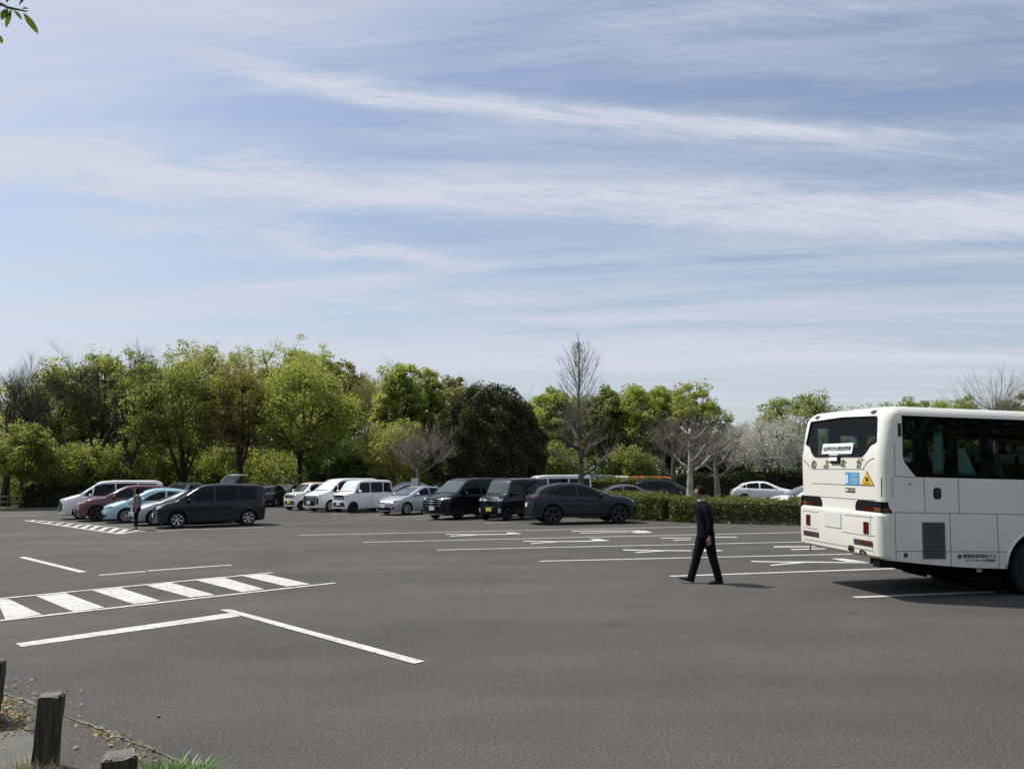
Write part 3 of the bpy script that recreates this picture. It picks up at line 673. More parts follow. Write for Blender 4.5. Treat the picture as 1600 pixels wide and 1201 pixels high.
place_tree('pollard_tree', pollard(15, 7.2, 2.6, B_grey, B_twig, .52, 6, 9, .22, thick=1.1, tw=.009), (13.2, 50.0, 0), 'Forked leafless pollard between the plane tree and the white cherries', 'cut-back leafless trees in the car park')
place_tree('pollard_tree', pollard(21, 10.6, 1.5, B_mid, B_twig, .50, 4, 13, .40, tw=.009, thick=.9), (28.3, 45.0, 0), 'Leafless pollard with long thin upright shoots over the bus roof at the right', 'cut-back leafless trees in the car park')

# undergrowth and the depth of the wood: nobody could count it
rng = np.random.default_rng(77)
def mass(name, x0, x1, yfun, hfun, n, leaf, m, per=34, crad=.8):
    xs = rng.uniform(x0, x1, n); d = rng.uniform(0, 1, n)
    C = np.stack([xs, np.array([yfun(a) for a in xs]) + d * 5, np.array([hfun(a) for a in xs]) * rng.uniform(0.02, 1, n) ** .75], axis=1)
    P = clumps(C, crad * rng.uniform(.6, 1.3, n), per, rng, .7)
    P = P[P[:, 2] > 0.02]
    me = quads_mesh(name, leaf_quads(P, leaf, rng), m); o = bpy.data.objects.new(name, me); COL.objects.link(o)
    return tag(o, kind='stuff')
mass('undergrowth', -52, -2, lambda x: 60 + 1.2 * sin(x * .4), lambda x: 3.6 + .9 * sin(x * .5) + .6 * sin(x * 1.3), 1500, .24, L_mid, 34)
mass('undergrowth', -50, 60, lambda x: 68 + 1.0 * sin(x * .3), lambda x: 4.4 + 1.0 * sin(x * .31) + .7 * sin(x * .9), 1900, .26, L_sdark, 34)
mass('far_wood', -75, 2, lambda x: 84 + 3 * sin(x * .12), lambda x: float(np.interp(x, [-75, -42, -24, -14, -5, 0, 4, 20, 26, 30, 60], [11, 12.2, 14.2, 12.0, 10.2, 6.5, 8.2, 8.4, 5, 7, 7])) + .9 * sin(x * .21) + .7 * sin(x * .53 + 1), 3200, .34, L_olive, 34, 1.1)
mass('far_wood', 0, 85, lambda x: 84 + 3 * sin(x * .12), lambda x: float(np.interp(x, [-75, -42, -24, -14, -5, 0, 4, 20, 26, 30, 60], [11, 12.2, 14.2, 12.0, 10.2, 6.5, 8.2, 8.4, 5, 7, 7])) + .9 * sin(x * .21) + .7 * sin(x * .53 + 1), 2600, .34, L_mid, 34, 1.1)
mass('far_wood', -58, -9, lambda x: 71, lambda x: float(np.interp(x, [-58, -30, -18, -9], [7.5, 9, 9, 7])), 1500, .28, L_olive, 34, 1.0)
mass('undergrowth', -44, -23.5, lambda x: 56.5, lambda x: 3.3 + .8 * sin(x * .7), 620, .22, L_mid, 34)
rng = np.random.default_rng(99)
# unseen leaf mass added behind the viewer to darken what glass and paint reflect
mass('far_wood', -70, 70, lambda x: -30 + 3 * sin(x * .12), lambda x: 10 + 2.0 * sin(x * .21), 2600, .6, L_sdark, 22, 1.7)
# slender trunks deep in the wood, seen as one dark screen between the crowns
mb = MB()
for i in range(150):
    x = rng.uniform(-58, 60); y = rng.uniform(66, 82); h = rng.uniform(3.5, 5.5)
    mb.tube([(x, y, 0), (x + rng.normal() * .3, y, h * .5), (x + rng.normal() * .6, y, h)], [.16, .11, .04], 5, False)
tag(mb.obj('distant_stems', B_dark, smooth=True), kind='stuff')

# clipped hedges
def hedge(name, pts, w, h, m, n, leaf, label, loose=.05, inner=None, seed=1):
    r = np.random.default_rng(seed)
    P = [Vector((p[0], p[1], 0)) for p in pts]; root = empty(name, P[0], 0, label, 'hedge', 'clipped hedges')
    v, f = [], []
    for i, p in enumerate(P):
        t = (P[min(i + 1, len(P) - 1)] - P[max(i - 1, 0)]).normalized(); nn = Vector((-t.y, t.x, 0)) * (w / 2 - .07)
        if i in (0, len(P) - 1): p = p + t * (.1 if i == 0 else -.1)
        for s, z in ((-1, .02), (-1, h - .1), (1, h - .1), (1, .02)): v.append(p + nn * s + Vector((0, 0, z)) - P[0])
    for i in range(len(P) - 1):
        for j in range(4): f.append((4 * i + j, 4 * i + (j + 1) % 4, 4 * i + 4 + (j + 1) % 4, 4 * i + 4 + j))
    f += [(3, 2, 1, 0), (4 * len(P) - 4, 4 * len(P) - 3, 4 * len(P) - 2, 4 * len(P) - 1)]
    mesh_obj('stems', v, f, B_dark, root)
    seg = [(P[i + 1] - P[i]).length for i in range(len(P) - 1)]; tot = sum(seg)
    s = r.uniform(0, tot, n); X_ = np.zeros((n, 3)); cum = 0
    per = r.uniform(0, 2 * h + w, n)
    for i, L in enumerate(seg):
        k = (s >= cum) & (s < cum + L + 1e-6); t = (P[i + 1] - P[i]).normalized(); nn = Vector((-t.y, t.x, 0))
        ss = s[k] - cum; q = per[k]
        side = np.where(q < h, -1.0, np.where(q < h + w, (q - h) / w * 2 - 1, 1.0)) * w / 2
        z = np.where(q < h, q, np.where(q < h + w, h, 2 * h + w - q))
        bump = .05 * np.sin(ss * 2.3 + i) + .035 * np.sin(ss * 5.1) + .025 * np.sin(z * 9 + ss * 7)
        z = z + np.where((q >= h) & (q < h + w), bump + r.exponential(loose, len(q)) * .8, 0)
        side = side * (1 + bump * .5)
        X_[k] = np.array(P[i] - P[0])[None, :] + np.outer(ss, np.array(t)) + np.outer(side, np.array(nn)); X_[k, 2] = z
        cum += L
    for p, q in ((P[0], P[1]), (P[-1], P[-2])):
        t = (p - q).normalized(); nn = Vector((-t.y, t.x, 0)); ne = int(n * w / tot * .6) + 200
        a = r.uniform(-w / 2, w / 2, ne); z = r.uniform(0, h, ne)
        X_ = np.concatenate([X_, np.array(p - P[0])[None, :] + np.outer(a, np.array(nn)) + np.outer(r.uniform(.0, .10, ne), np.array(t)) + np.outer(z, [0, 0, 1])])
    X_ += r.normal(size=X_.shape) * .05; X_[:, 2] = np.maximum(X_[:, 2], .03)
    me = quads_mesh('foliage', leaf_quads(X_, leaf, r, .2, .6), m); o = bpy.data.objects.new('foliage', me); COL.objects.link(o); o.parent = root
    root.location.z = .0
    return root
hedge('hedge', [(3.4, 36.6), (5.0, 35.4), (6.0, 34.4), (6.75, 33.5)], 1.3, 1.02, L_hedge, 11000, .085, 'Bright green clipped hedge behind the front end of the slate blue SUV', seed=2)
hedge('hedge', [(7.05, 33.1), (8.8, 31.8), (10.9, 30.5), (14.4, 29.1), (20.0, 27.4)], 1.25, .88, L_hedge, 26000, .085, 'Long bright green clipped hedge between the walking man and the bus', seed=3)
hedge('hedge', [(3.4, 50.5), (6.0, 50.0), (9.6, 49.3)], 1.6, 1.62, L_hedge, 9000, .12, 'Bright green hedge behind the grey sedan and the black SUV', seed=4)
hedge('hedge', [(11.4, 60.5), (16, 60.0), (22, 59.0), (30, 57.0)], 1.6, 1.85, L_hedged, 12000, .15, 'Dark green hedge behind the white hatchback', .1, seed=5)
hedge('hedge', [(-33.2, 53.2), (-30, 54.0), (-27.0, 56.0), (-24.5, 58.2)], 1.8, 1.35, L_hedged, 12000, .12, 'Dark clipped hedge behind the kerb on the left', seed=6)
# ================================================================ VEHICLES
def smooth_prof(pts, L, sig=.05, n=600):
    xs = np.linspace(-.3, L + .3, n); ys = np.interp(xs, [p[0] for p in pts], [p[1] for p in pts])
    k = max(1, int(sig / (xs[1] - xs[0]))); w = np.exp(-np.linspace(-2, 2, 4 * k + 1) ** 2); w /= w.sum()
    yp = np.pad(ys, 2 * k, mode='edge'); ys = np.convolve(yp, w, mode='valid')
    return lambda x: float(np.interp(x, xs, ys))

def decal(bvh, poly, axis, sgn, m, name, parent, off=.006, step=.16, thick=.012, lift=None, far=6.0):
    """a thin fitted panel: a 2-D outline dropped on to the shell along an axis. axis 'y': poly=(x,z); 'x': poly=(y,z); 'z': poly=(x,y)"""
    bm = bmesh.new()
    mk = {'y': lambda p: Vector((p[0], far * sgn, p[1])), 'x': lambda p: Vector((far * sgn, p[0], p[1])), 'z': lambda p: Vector((p[0], p[1], far))}[axis]
    vs = [bm.verts.new(mk(p)) for p in poly]
    try: bm.faces.new(vs)
    except ValueError: bm.free(); return None
    ax = {'y': (0, 2), 'x': (1, 2), 'z': (0, 1)}[axis]
    for a in ax:
        lo = min(v.co[a] for v in bm.verts); hi = max(v.co[a] for v in bm.verts); n = int((hi - lo) / step)
        for i in range(1, n + 1):
            co = Vector((0, 0, 0)); co[a] = lo + (hi - lo) * i / (n + 1); no = Vector((0, 0, 0)); no[a] = 1
            bmesh.ops.bisect_plane(bm, geom=bm.verts[:] + bm.edges[:] + bm.faces[:], plane_co=co, plane_no=no)
    d = {'y': Vector((0, -sgn, 0)), 'x': Vector((-sgn, 0, 0)), 'z': Vector((0, 0, -1))}[axis]
    miss = []; hits = []
    for v in bm.verts:
        h, nrm, _, _ = bvh.ray_cast(v.co, d)
        if h is None: miss.append(v); continue
        if nrm.dot(d) > 0: nrm = -nrm
        v.co = h + (-d * .5 + nrm * .5).normalized() * off; hits.append(v)
    if not hits: bm.free(); return None
    for v in miss:
        q = min(hits, key=lambda w: (Vector((w.co[ax[0]], w.co[ax[1]])) - Vector((v.co[ax[0]], v.co[ax[1]]))).length_squared)
        dd = {'y': 1, 'x': 0, 'z': 2}[axis]; v.co[dd] = q.co[dd]
    bm.normal_update()
    av = sum((f.normal for f in bm.faces), Vector())
    if av.dot(-d) < 0: bmesh.ops.reverse_faces(bm, faces=bm.faces[:])
    bm.normal_update()
    if thick:
        top = bm.faces[:]; ret = bmesh.ops.extrude_face_region(bm, geom=top)
        nv = [g for g in ret['geom'] if isinstance(g, bmesh.types.BMVert)]
        nf = [g for g in ret['geom'] if isinstance(g, bmesh.types.BMFace)]
        for v in nv: v.co += -d * 0
        old = [v for f in top if f.is_valid for v in f.verts]
        for v in nv: v.co -= d * 0.0
        # extruded copy becomes the outer skin, the original is pushed back into the body
        newset = set(nv)
        for v in bm.verts:
            if v not in newset: v.co += d * thick
    o = bm_obj(name, bm, m, parent, 40)
    return o
def ribbon(pts, w):
    """outline of a thin strip along a 2-D polyline"""
    P = [Vector(p) for p in pts]; l, r = [], []
    for i, p in enumerate(P):
        t = (P[min(i + 1, len(P) - 1)] - P[max(i - 1, 0)]); t = t.normalized() if t.length else Vector((1, 0)); n = Vector((-t.y, t.x)) * w / 2
        l.append(tuple(p + n)); r.append(tuple(p - n))
    return l + r[::-1]
def rrect(x0, z0, x1, z1, r=.02, k=3):
    out = []
    for cx, cz, a in ((x1 - r, z1 - r, 0), (x0 + r, z1 - r, 90), (x0 + r, z0 + r, 180), (x1 - r, z0 + r, 270)):
        for i in range(k + 1):
            t = radians(a + 90 * i / k); out.append((cx + r * cos(t), cz + r * sin(t)))
    return out

def wheel(parent, x, y, r, w, side, rimmat, style, name='wheel', rr=None):
    """side: +1/-1 outward direction along y. tyre with a rim as its child"""
    mb = MB(); o = side
    rr = rr or r * .68
    prof = [(rr * .98, -w * .5), (r * .93, -w * .5), (r, -w * .36), (r, w * .36), (r * .93, w * .5), (rr * 1.0, w * .47), (rr * .97, w * .30), (rr * .93, -w * .2), (0.001, -w * .2)]
    mb.disc_lathe([(a, b_ * o) for a, b_ in prof], 'y', (x, y, r), 32)
    if o < 0: mb.f = [f[::-1] for f in mb.f]
    t = mb.obj(name, M_tyre, parent, sharp=35)
    rb = MB()
    rb.disc_lathe([(rr * 1.0, w * .46 * o), (rr * .93, w * .47 * o), (rr * .90, w * .30 * o), (rr * .96, w * .28 * o)], 'y', (x, y, r), 32)
    n, sw, kind = style
    for i in range(n):
        a = 2 * pi * i / n + .2
        if kind == 'split': offs = (-.13, .13)
        else: offs = (0,)
        for of in offs:
            a0 = a + of * .5; a1 = a + of
            p0 = Vector((cos(a0), 0, sin(a0))) * rr * .16; p1 = Vector((cos(a1), 0, sin(a1))) * rr * .93
            tt = (p1 - p0).normalized(); nn = Vector((-tt.z, 0, tt.x))
            hw0, hw1 = sw * .55 * rr, sw * rr
            yo, yi = w * .40 * o, w * .22 * o
            vs = []
            for (p, h, dy) in ((p0, hw0, -.03 * o), (p1, hw1, .0)):
                for (s, yv) in ((-1, yo), (1, yo), (1, yi), (-1, yi)): vs.append(Vector((x, y + yv + dy, r)) + p + nn * h * s)
            fs = [(0, 1, 5, 4), (1, 2, 6, 5), (2, 3, 7, 6), (3, 0, 4, 7), (0, 3, 2, 1), (4, 5, 6, 7)]
            rb.add(vs, fs)
    rb.disc_lathe([(0.001, w * .40 * o), (rr * .13, w * .39 * o), (rr * .19, w * .33 * o), (rr * .2, w * .1 * o)], 'y', (x, y, r), 16)
    ro = rb.obj('rim', rimmat, t, sharp=35)
    return t

def car(name, spec, m, loc, hdg, label, cat, group=None, light=False, back=False, **ov):
    """nose along +x of the root; ground contact z=0; local x from -L/2 (tail) to L/2 (nose)"""
    s = dict(spec); s.update(ov); L, Wd, H = s['L'], s['W'] / 2, s['H']
    root = empty(name, (loc[0], loc[1], 0.01), radians(hdg), label, cat, group)
    top = smooth_prof(s['top'], L, s.get('sig', .05)); belt = smooth_prof(s['belt'], L, .08)
    zb0 = s.get('zb', .20); tumble = s.get('tumble', .20); nose_c = s.get('nose_c', .16); tail_c = s.get('tail_c', .08)
    xs = np.unique(np.concatenate([[0, .02, .05, .09, .14, .2], np.arange(.27, L - .2, .075), [L - .2, L - .14, L - .09, L - .05, L - .02, L]]))
    fk, rk = s.get('fk', .05), s.get('rk', .05)   # rearward lean of the nose / forward lean of the tail, per metre above the bumper
    rows = []
    for x in xs:
        e = min(x, L - x); rad = .20; pl = Wd - (.10 * (1 - min(1, e / rad)) ** 2)
        taper = 1 - s.get('ptaper', .05) * max(0, 1 - x / .9) ** 2 - s.get('rtaper', .04) * max(0, 1 - (L - x) / .9) ** 2
        pl *= taper
        zt = top(x) - .03 * (1 - min(1, e / .14)) ** 2; zb = zb0 + .04 * (1 - min(1, e / .2))
        be = min(belt(x), zt - .05); g = zt - be
        zm = zb + (be - zb) * .5
        ring = [(0, zb), (pl - .14, zb), (pl - .035, zb + .03), (pl - .01, zb + .16), (pl, zm), (pl - .004, zm + (be - zm) * .45), (pl - .012, be - .05), (pl - .032, be - .008), (pl - .05, be + min(.012, g * .2)),
                (pl - .055 - tumble * g * .45, be + g * .45), (pl - .06 - tumble * g * .8, zt - g * .2 if g > .3 else zt - min(.05, g * .5)), (pl - .085 - tumble * g, zt - min(.045, g * .3)), (pl - .15 - tumble * g, zt - min(.018, g * .12)), ((pl - .1 - tumble * g) * .55, zt - .001), (0, zt + .012)]
        rows.append(ring)
    J = len(rows[0]); v = []; idx = {}
    def warp(x, y, z):
        d = 0
        wf = max(0, 1 - x / 1.0) ** 1.5; wr = max(0, 1 - (L - x) / .8) ** 1.5
        x += wf * (nose_c * (y / Wd) ** 2 + fk * max(0, z - .55) ** 1.3 * 1.6 + .10 * max(0, .42 - z))
        x -= wr * (tail_c * (y / Wd) ** 2 + rk * max(0, z - .6) ** 1.2 + .12 * max(0, .42 - z))
        return (L / 2 - x, y, z)
    for i, x in enumerate(xs):
        for sg in (1, -1):
            for j in range(J):
                if sg == -1 and j in (0, J - 1): idx[i, sg, j] = idx[i, 1, j]; continue
                y, z = rows[i][j]; idx[i, sg, j] = len(v); v.append(warp(x, y * sg, z))
    f = []
    for i in range(len(xs) - 1):
        for j in range(J - 1):
            f.append((idx[i, 1, j], idx[i, 1, j + 1], idx[i + 1, 1, j + 1], idx[i + 1, 1, j]))
            f.append((idx[i, -1, j], idx[i + 1, -1, j], idx[i + 1, -1, j + 1], idx[i, -1, j + 1]))
    K = 8
    for i, flip in ((0, False), (len(xs) - 1, True)):   # nose and tail faces, as a ladder of quads
        grid = []
        for j in range(J):
            y, z = rows[i][j]
            if j in (0, J - 1): grid.append([idx[i, 1, j]] * (K + 1)); continue
            r_ = []
            for k in range(K + 1):
                t = 1 - 2 * k / K
                if k == 0: r_.append(idx[i, 1, j])
                elif k == K: r_.append(idx[i, -1, j])
                else: r_.append(len(v)); v.append(warp(xs[i], y * t, z))
            grid.append(r_)
        for j in range(J - 1):
            for k in range(K):
                q = [grid[j][k], grid[j][k + 1], grid[j + 1][k + 1], grid[j + 1][k]]
                q = [a for n_, a in enumerate(q) if a not in q[:n_]]
                if len(q) >= 3: f.append(tuple(q if not flip else q[::-1]))
    body = mesh_obj('body', v, f, [m, M_under], None)
    bm = bmesh.new(); bm.from_mesh(body.data); bmesh.ops.remove_doubles(bm, verts=bm.verts, dist=1e-5); bmesh.ops.recalc_face_normals(bm, faces=bm.faces)
    bm.to_mesh(body.data); bvh = BVHTree.FromBMesh(bm); bm.free()
    # wheel arches
    rw = s['rw']; ra = rw + s.get('arch', .055); xf = L / 2 - s['fo']; xr = xf - s['wb']
    cb = MB()
    for xw in (xf, xr):
        for sg in (1, -1):
            prof = [(.001, Wd - .30), (ra, Wd - .30), (ra, Wd + .3), (.001, Wd + .3)]
            k0 = len(cb.v); cb.disc_lathe([(a, b_ * sg) for a, b_ in prof], 'y', (xw, 0, rw), 36)
    cut = cb.obj('cut', M_under)
    cbm = bmesh.new(); cbm.from_mesh(cut.data); bmesh.ops.remove_doubles(cbm, verts=cbm.verts, dist=.003); bmesh.ops.recalc_face_normals(cbm, faces=cbm.faces); cbm.to_mesh(cut.data); cbm.free()
    cut.data.materials.clear(); cut.data.materials.append(m); cut.data.materials.append(M_under)
    for p in cut.data.polygons: p.material_index = 1
    md = body.modifiers.new('b', 'BOOLEAN'); md.operation = 'DIFFERENCE'; md.object = cut; md.solver = 'EXACT'
    bpy.context.view_layer.update()
    me = bpy.data.meshes.new_from_object(body.evaluated_get(bpy.context.evaluated_depsgraph_get()))
    if len(me.polygons) < 300: me = body.data.copy()
    body.modifiers.clear(); body.data = me; me.shade_smooth(); me.set_sharp_from_angle(angle=radians(38))
    bpy.data.objects.remove(cut)
    body.parent = root
    wr = s.get('ww', .20)
    for xw in (xf, xr):
        for sg in (1, -1): wheel(root, xw, sg * (Wd - wr / 2 - .015), rw, wr, sg, s.get('rim', M_rim), s.get('spokes', (10, .07, 'plain')))
    X = lambda x: L / 2 - x     # spec x runs from the nose
    gm = M_glass
    def side(poly, mm, nm, off=.006, both=True, **k):
        for sg in ((1, -1) if both else (1,)): decal(bvh, [(X(a), c) for a, c in poly], 'y', sg, mm, nm, root, off, **k)
    for wpoly in s['win']: side(wpoly, gm, 'side_window')
    if 'winband' in s: side(s['winband'], M_plastic, 'window_surround', .003)
    sides = s.get('seams', [])
    for sm in sides: side(ribbon(sm, .012), M_under, 'door_seam', .002, thick=.008, step=.25)
    for (hx, hz) in s.get('handles', []):
        side(rrect(hx - .09, hz - .013, hx + .09, hz + .016, .012), s.get('handlemat', m), 'door_handle', .028, thick=.03)
    if s.get('clad'): side([(s['fo'] + rw + .08, zb0 + .02), (s['fo'] + s['wb'] - rw - .08, zb0 + .02), (s['fo'] + s['wb'] - rw - .08, zb0 + .14), (s['fo'] + rw + .08, zb0 + .14)], M_plastic, 'sill_cladding', .012)
    if s.get('belttrim'): side(ribbon(s['belttrim'], .022), M_chrome, 'belt_trim', .012)
    # windscreen and rear window (y,z)
    if 'ws' in s: decal(bvh, s['ws'], 'x', 1, M_shade if s.get('sunshade') else M_glassl, 'windscreen', root, .008, step=.1)
    if 'ws' in s:
        z0 = min(p[1] for p in s['ws']); decal(bvh, [(-Wd * .78, z0 - .012), (Wd * .78, z0 - .012), (Wd * .78, z0 + .015), (-Wd * .78, z0 + .015)], 'x', 1, M_plastic, 'wiper_cowl', root, .012, step=.1)
    if 'rwn' in s: decal(bvh, s['rwn'], 'x', -1, gm, 'rear_window', root, .008, step=.1)
    for (poly, mm, nm, off) in s.get('front', []): decal(bvh, poly, 'x', 1, mm, nm, root, off, step=.09)
    for (poly, mm, nm, off) in s.get('frontlr', []):
        for sg in (1, -1): decal(bvh, [(a * sg, c) for a, c in poly], 'x', 1, mm, nm, root, off, step=.07)
    for (poly, mm, nm, off) in s.get('rear', []): decal(bvh, poly, 'x', -1, mm, nm, root, off, step=.09)
    for (poly, mm, nm, off) in s.get('rearlr', []):
        for sg in (1, -1): decal(bvh, [(a * sg, c) for a, c in poly], 'x', -1, mm, nm, root, off, step=.07)
    for (poly, mm, nm, off) in s.get('sidelr', []): side(poly, mm, nm, off)
    pz = s.get('platez', .45); pm = s.get('plate', M_plate)
    decal(bvh, rrect(-.165, pz - .083, .165, pz + .083, .012), 'x', 1, pm, 'number_plate', root, .030, thick=.02)
    decal(bvh, rrect(-.165, s.get('rplatez', .72) - .083, .165, s.get('rplatez', .72) + .083, .012), 'x', -1, pm, 'number_plate', root, .026, thick=.02)
    # mirrors
    mx, mz = s['mirror']
    for sg in (1, -1):
        mb = MB(); yb = Wd - .05; zc = mz + .06
        k = 8; base = len(mb.v)
        for a in range(6):
            t = a / 5; yy_ = yb + .05 + t * .19; sc_ = sin(pi * min(.97, .16 + t * .72)) ** .5
            for q in range(k):
                th = 2 * pi * q / k; mb.v.append((X(mx) - .02 - .02 * t + cos(th) * .065 * sc_, yy_ * sg, zc + sin(th) * .082 * sc_))
        for a in range(5):
            for q in range(k): mb.f.append((a * k + q, a * k + (q + 1) % k, (a + 1) * k + (q + 1) % k, (a + 1) * k + q))
        mb.f += [tuple(range(k)), tuple(5 * k + q for q in range(k))]
        mo = mb.obj('door_mirror', s.get('mirmat', m), root, smooth=True)
        MB().box((X(mx), (yb + .03) * sg, mz + .01), (.06, .12, .03)).obj('mirror_arm', M_plastic, mo)
    if s.get('rails'):
        x0, x1 = s['rails']
        for sg in (1, -1):
            pts = [(X(x0 + (x1 - x0) * t), sg * (Wd - .15 - tumble * (H - belt(x0))), top(x0 + (x1 - x0) * t) + (.045 if 0 < t < 1 else -.01)) for t in (0, .06, .3, .6, .94, 1)]
            MB().tube(pts, .018, 6).obj('roof_rail', M_chrome if s.get('railc') else M_plastic, root, smooth=True)
    if s.get('roofmat'):
        decal(bvh, [(X(a), c) for a, c in s['roofpoly']], 'z', 1, s['roofmat'], 'roof_panel', root, .006, step=.2)
    # rear view mirror, seats are behind dark glass; antenna
    if s.get('antenna'): MB().tube([(X(s['antenna']), 0, top(s['antenna'])), (X(s['antenna'] + .05), 0, top(s['antenna']) + .06), (X(s['antenna'] + .14), 0, top(s['antenna']) + .05), (X(s['antenna'] + .15), 0, top(s['antenna']))], [.02, .012, .008, .01], 6).obj('antenna', m, root)
    return root

def trap(y0, y1, z0, z1, y0t=None, y1t=None): return [(y0, z0), (y1, z0), (y1 if y1t is None else y1t, z1), (y0 if y0t is None else y0t, z1)]
MINIVAN = dict(L=4.70, W=1.73, H=1.895, wb=2.85, fo=.93, rw=.325, zb=.19, tumble=.14, fk=.04, rk=.03,
    top=[(0, .96), (.12, 1.00), (.55, 1.13), (.80, 1.19), (1.62, 1.76), (1.85, 1.845), (2.4, 1.885), (4.3, 1.865), (4.55, 1.80), (4.7, 1.74)],
    belt=[(0, .9), (.8, 1.10), (1.6, 1.08), (4.2, 1.12), (4.7, 1.10)],
    win=[[(1.02, 1.13), (1.40, 1.12), (1.40, 1.55), (1.33, 1.52)], [(1.44, 1.12), (2.40, 1.12), (2.40, 1.72), (1.86, 1.71), (1.50, 1.60)], [(2.46, 1.12), (3.42, 1.13), (3.42, 1.73), (2.46, 1.73)], [(3.48, 1.14), (4.38, 1.20), (4.30, 1.69), (3.48, 1.72)]],
    seams=[[(1.42, 1.12), (1.34, .95), (1.36, .42)], [(2.43, 1.12), (2.43, .30)], [(3.45, 1.12), (3.45, .80), (3.30, .68)], [(2.45, 1.06), (4.35, 1.08)]],
    handles=[(2.28, .98), (2.58, .98)], ws=[(-.70, 1.215), (.70, 1.215), (.60, 1.735), (-.60, 1.735)], rwn=[(-.66, 1.14), (.66, 1.14), (.56, 1.70), (-.56, 1.70)],
    mirror=(1.28, 1.10), spokes=(5, .10, 'split'), platez=.52,
    front=[(trap(-.52, .52, .36, .90, -.60, .60), M_plastic, 'grille', .012), (trap(-.50, .50, .62, .645), M_chrome, 'grille_bar', .024), (trap(-.54, .54, .74, .765), M_chrome, 'grille_bar', .024), (trap(-.56, .56, .84, .87), M_chrome, 'grille_bar', .024), (trap(-.66, .66, .235, .275), M_chrome, 'bumper_trim', .022)],
    frontlr=[([(.50, .90), (.80, .93), (.82, .99), (.66, 1.0), (.50, .955)], M_lampc, 'headlight', .016), ([(.60, .42), (.74, .44), (.74, .78), (.64, .82)], M_plastic, 'fog_lamp_recess', .012)],
    rearlr=[([(.70, .80), (.83, .80), (.80, 1.30), (.72, 1.30)], M_lampr, 'tail_light', .014)])
FREED = dict(MINIVAN, L=4.31, W=1.70, H=1.755, wb=2.74, fo=.82, rw=.315,
    top=[(0, .86), (.12, .93), (.5, 1.03), (.72, 1.08), (1.62, 1.62), (1.9, 1.705), (2.5, 1.74), (3.9, 1.70), (4.15, 1.65), (4.31, 1.58)],
    belt=[(0, .85), (.8, 1.0), (4.31, 1.06)],
    win=[[(1.02, 1.04), (1.32, 1.035), (1.32, 1.38)], [(1.36, 1.035), (2.17, 1.04), (2.17, 1.60), (1.80, 1.58), (1.42, 1.43)], [(2.25, 1.04), (3.12, 1.05), (3.12, 1.61), (2.25, 1.61)], [(3.16, 1.05), (3.92, 1.08), (3.86, 1.56), (3.16, 1.60)]],
    seams=[[(1.32, 1.03), (1.25, .9), (1.30, .35)], [(2.21, 1.04), (2.21, .28)], [(3.14, 1.04), (3.14, .75), (3.0, .62)], [(2.21, .99), (4.0, 1.02)]],
    handles=[(2.05, .90), (2.37, .90)], ws=[(-.68, 1.10), (.68, 1.10), (.58, 1.60), (-.58, 1.60)], rwn=[(-.62, 1.08), (.62, 1.08), (.54, 1.56), (-.54, 1.56)],
    mirror=(1.18, 1.02), spokes=(6, .14, 'plain'), rim=M_rim, platez=.50,
    front=[(trap(-.40, .40, .34, .58), M_plastic, 'grille', .012), (trap(-.45, .45, .70, .80), M_plastic, 'upper_grille', .012)],
    frontlr=[([(.50, .74), (.76, .78), (.78, .90), (.60, .88), (.50, .84)], M_lampc, 'headlight', .014)],
    rearlr=[([(.70, .78), (.82, .78), (.79, 1.2), (.71, 1.2)], M_lampr, 'tail_light', .014)],
    sidelr=[([(4.10, .76), (4.27, .78), (4.24, 1.18), (4.16, 1.16)], M_lampr, 'tail_light', .008)])
KEIBOX = dict(L=3.40, W=1.475, H=1.79, wb=2.50, fo=.48, rw=.285, zb=.19, ww=.165, tumble=.07, fk=.02, rk=.02, nose_c=.08, tail_c=.05, ptaper=.03, rtaper=.03,
    top=[(0, 1.0), (.10, 1.05), (.42, 1.11), (.50, 1.13), (.86, 1.66), (1.0, 1.745), (1.4, 1.785), (3.1, 1.77), (3.4, 1.73)],
    belt=[(0, .95), (.5, 1.05), (3.4, 1.07)],
    win=[[(.66, 1.08), (.84, 1.08), (.84, 1.36)], [(.90, 1.08), (1.66, 1.08), (1.66, 1.64), (1.08, 1.64), (.95, 1.52)], [(1.72, 1.08), (2.58, 1.08), (2.58, 1.65), (1.72, 1.65)], [(2.64, 1.09), (3.20, 1.10), (3.18, 1.62), (2.64, 1.64)]],
    seams=[[(.87, 1.06), (.85, .9), (.88, .32)], [(1.69, 1.08), (1.69, .26)], [(2.61, 1.08), (2.61, .72), (2.45, .6)], [(1.70, .99), (3.2, 1.0)]],
    handles=[(1.54, .92), (1.84, .92)], ws=[(-.60, 1.165), (.60, 1.165), (.56, 1.66), (-.56, 1.66)], rwn=[(-.56, 1.08), (.56, 1.08), (.53, 1.62), (-.53, 1.62)],
    mirror=(.82, 1.10), spokes=(9, .07, 'plain'), rim=M_rimd, platez=.50,
    front=[(trap(-.46, .46, .74, .96), M_plastic, 'grille', .012), (trap(-.44, .44, .80, .83), M_chrome, 'grille_bar', .020), (trap(-.52, .52, .34, .56, -.48, .48), M_plastic, 'lower_grille', .012), (trap(-.56, .56, .40, .425), M_chrome, 'bumper_trim', .022)],
    frontlr=[([(.42, .86), (.68, .86), (.68, .99), (.42, .99)], M_lampc, 'headlight', .018)],
    rearlr=[([(.62, .72), (.71, .72), (.70, 1.25), (.62, 1.25)], M_lampr, 'tail_light', .014)])
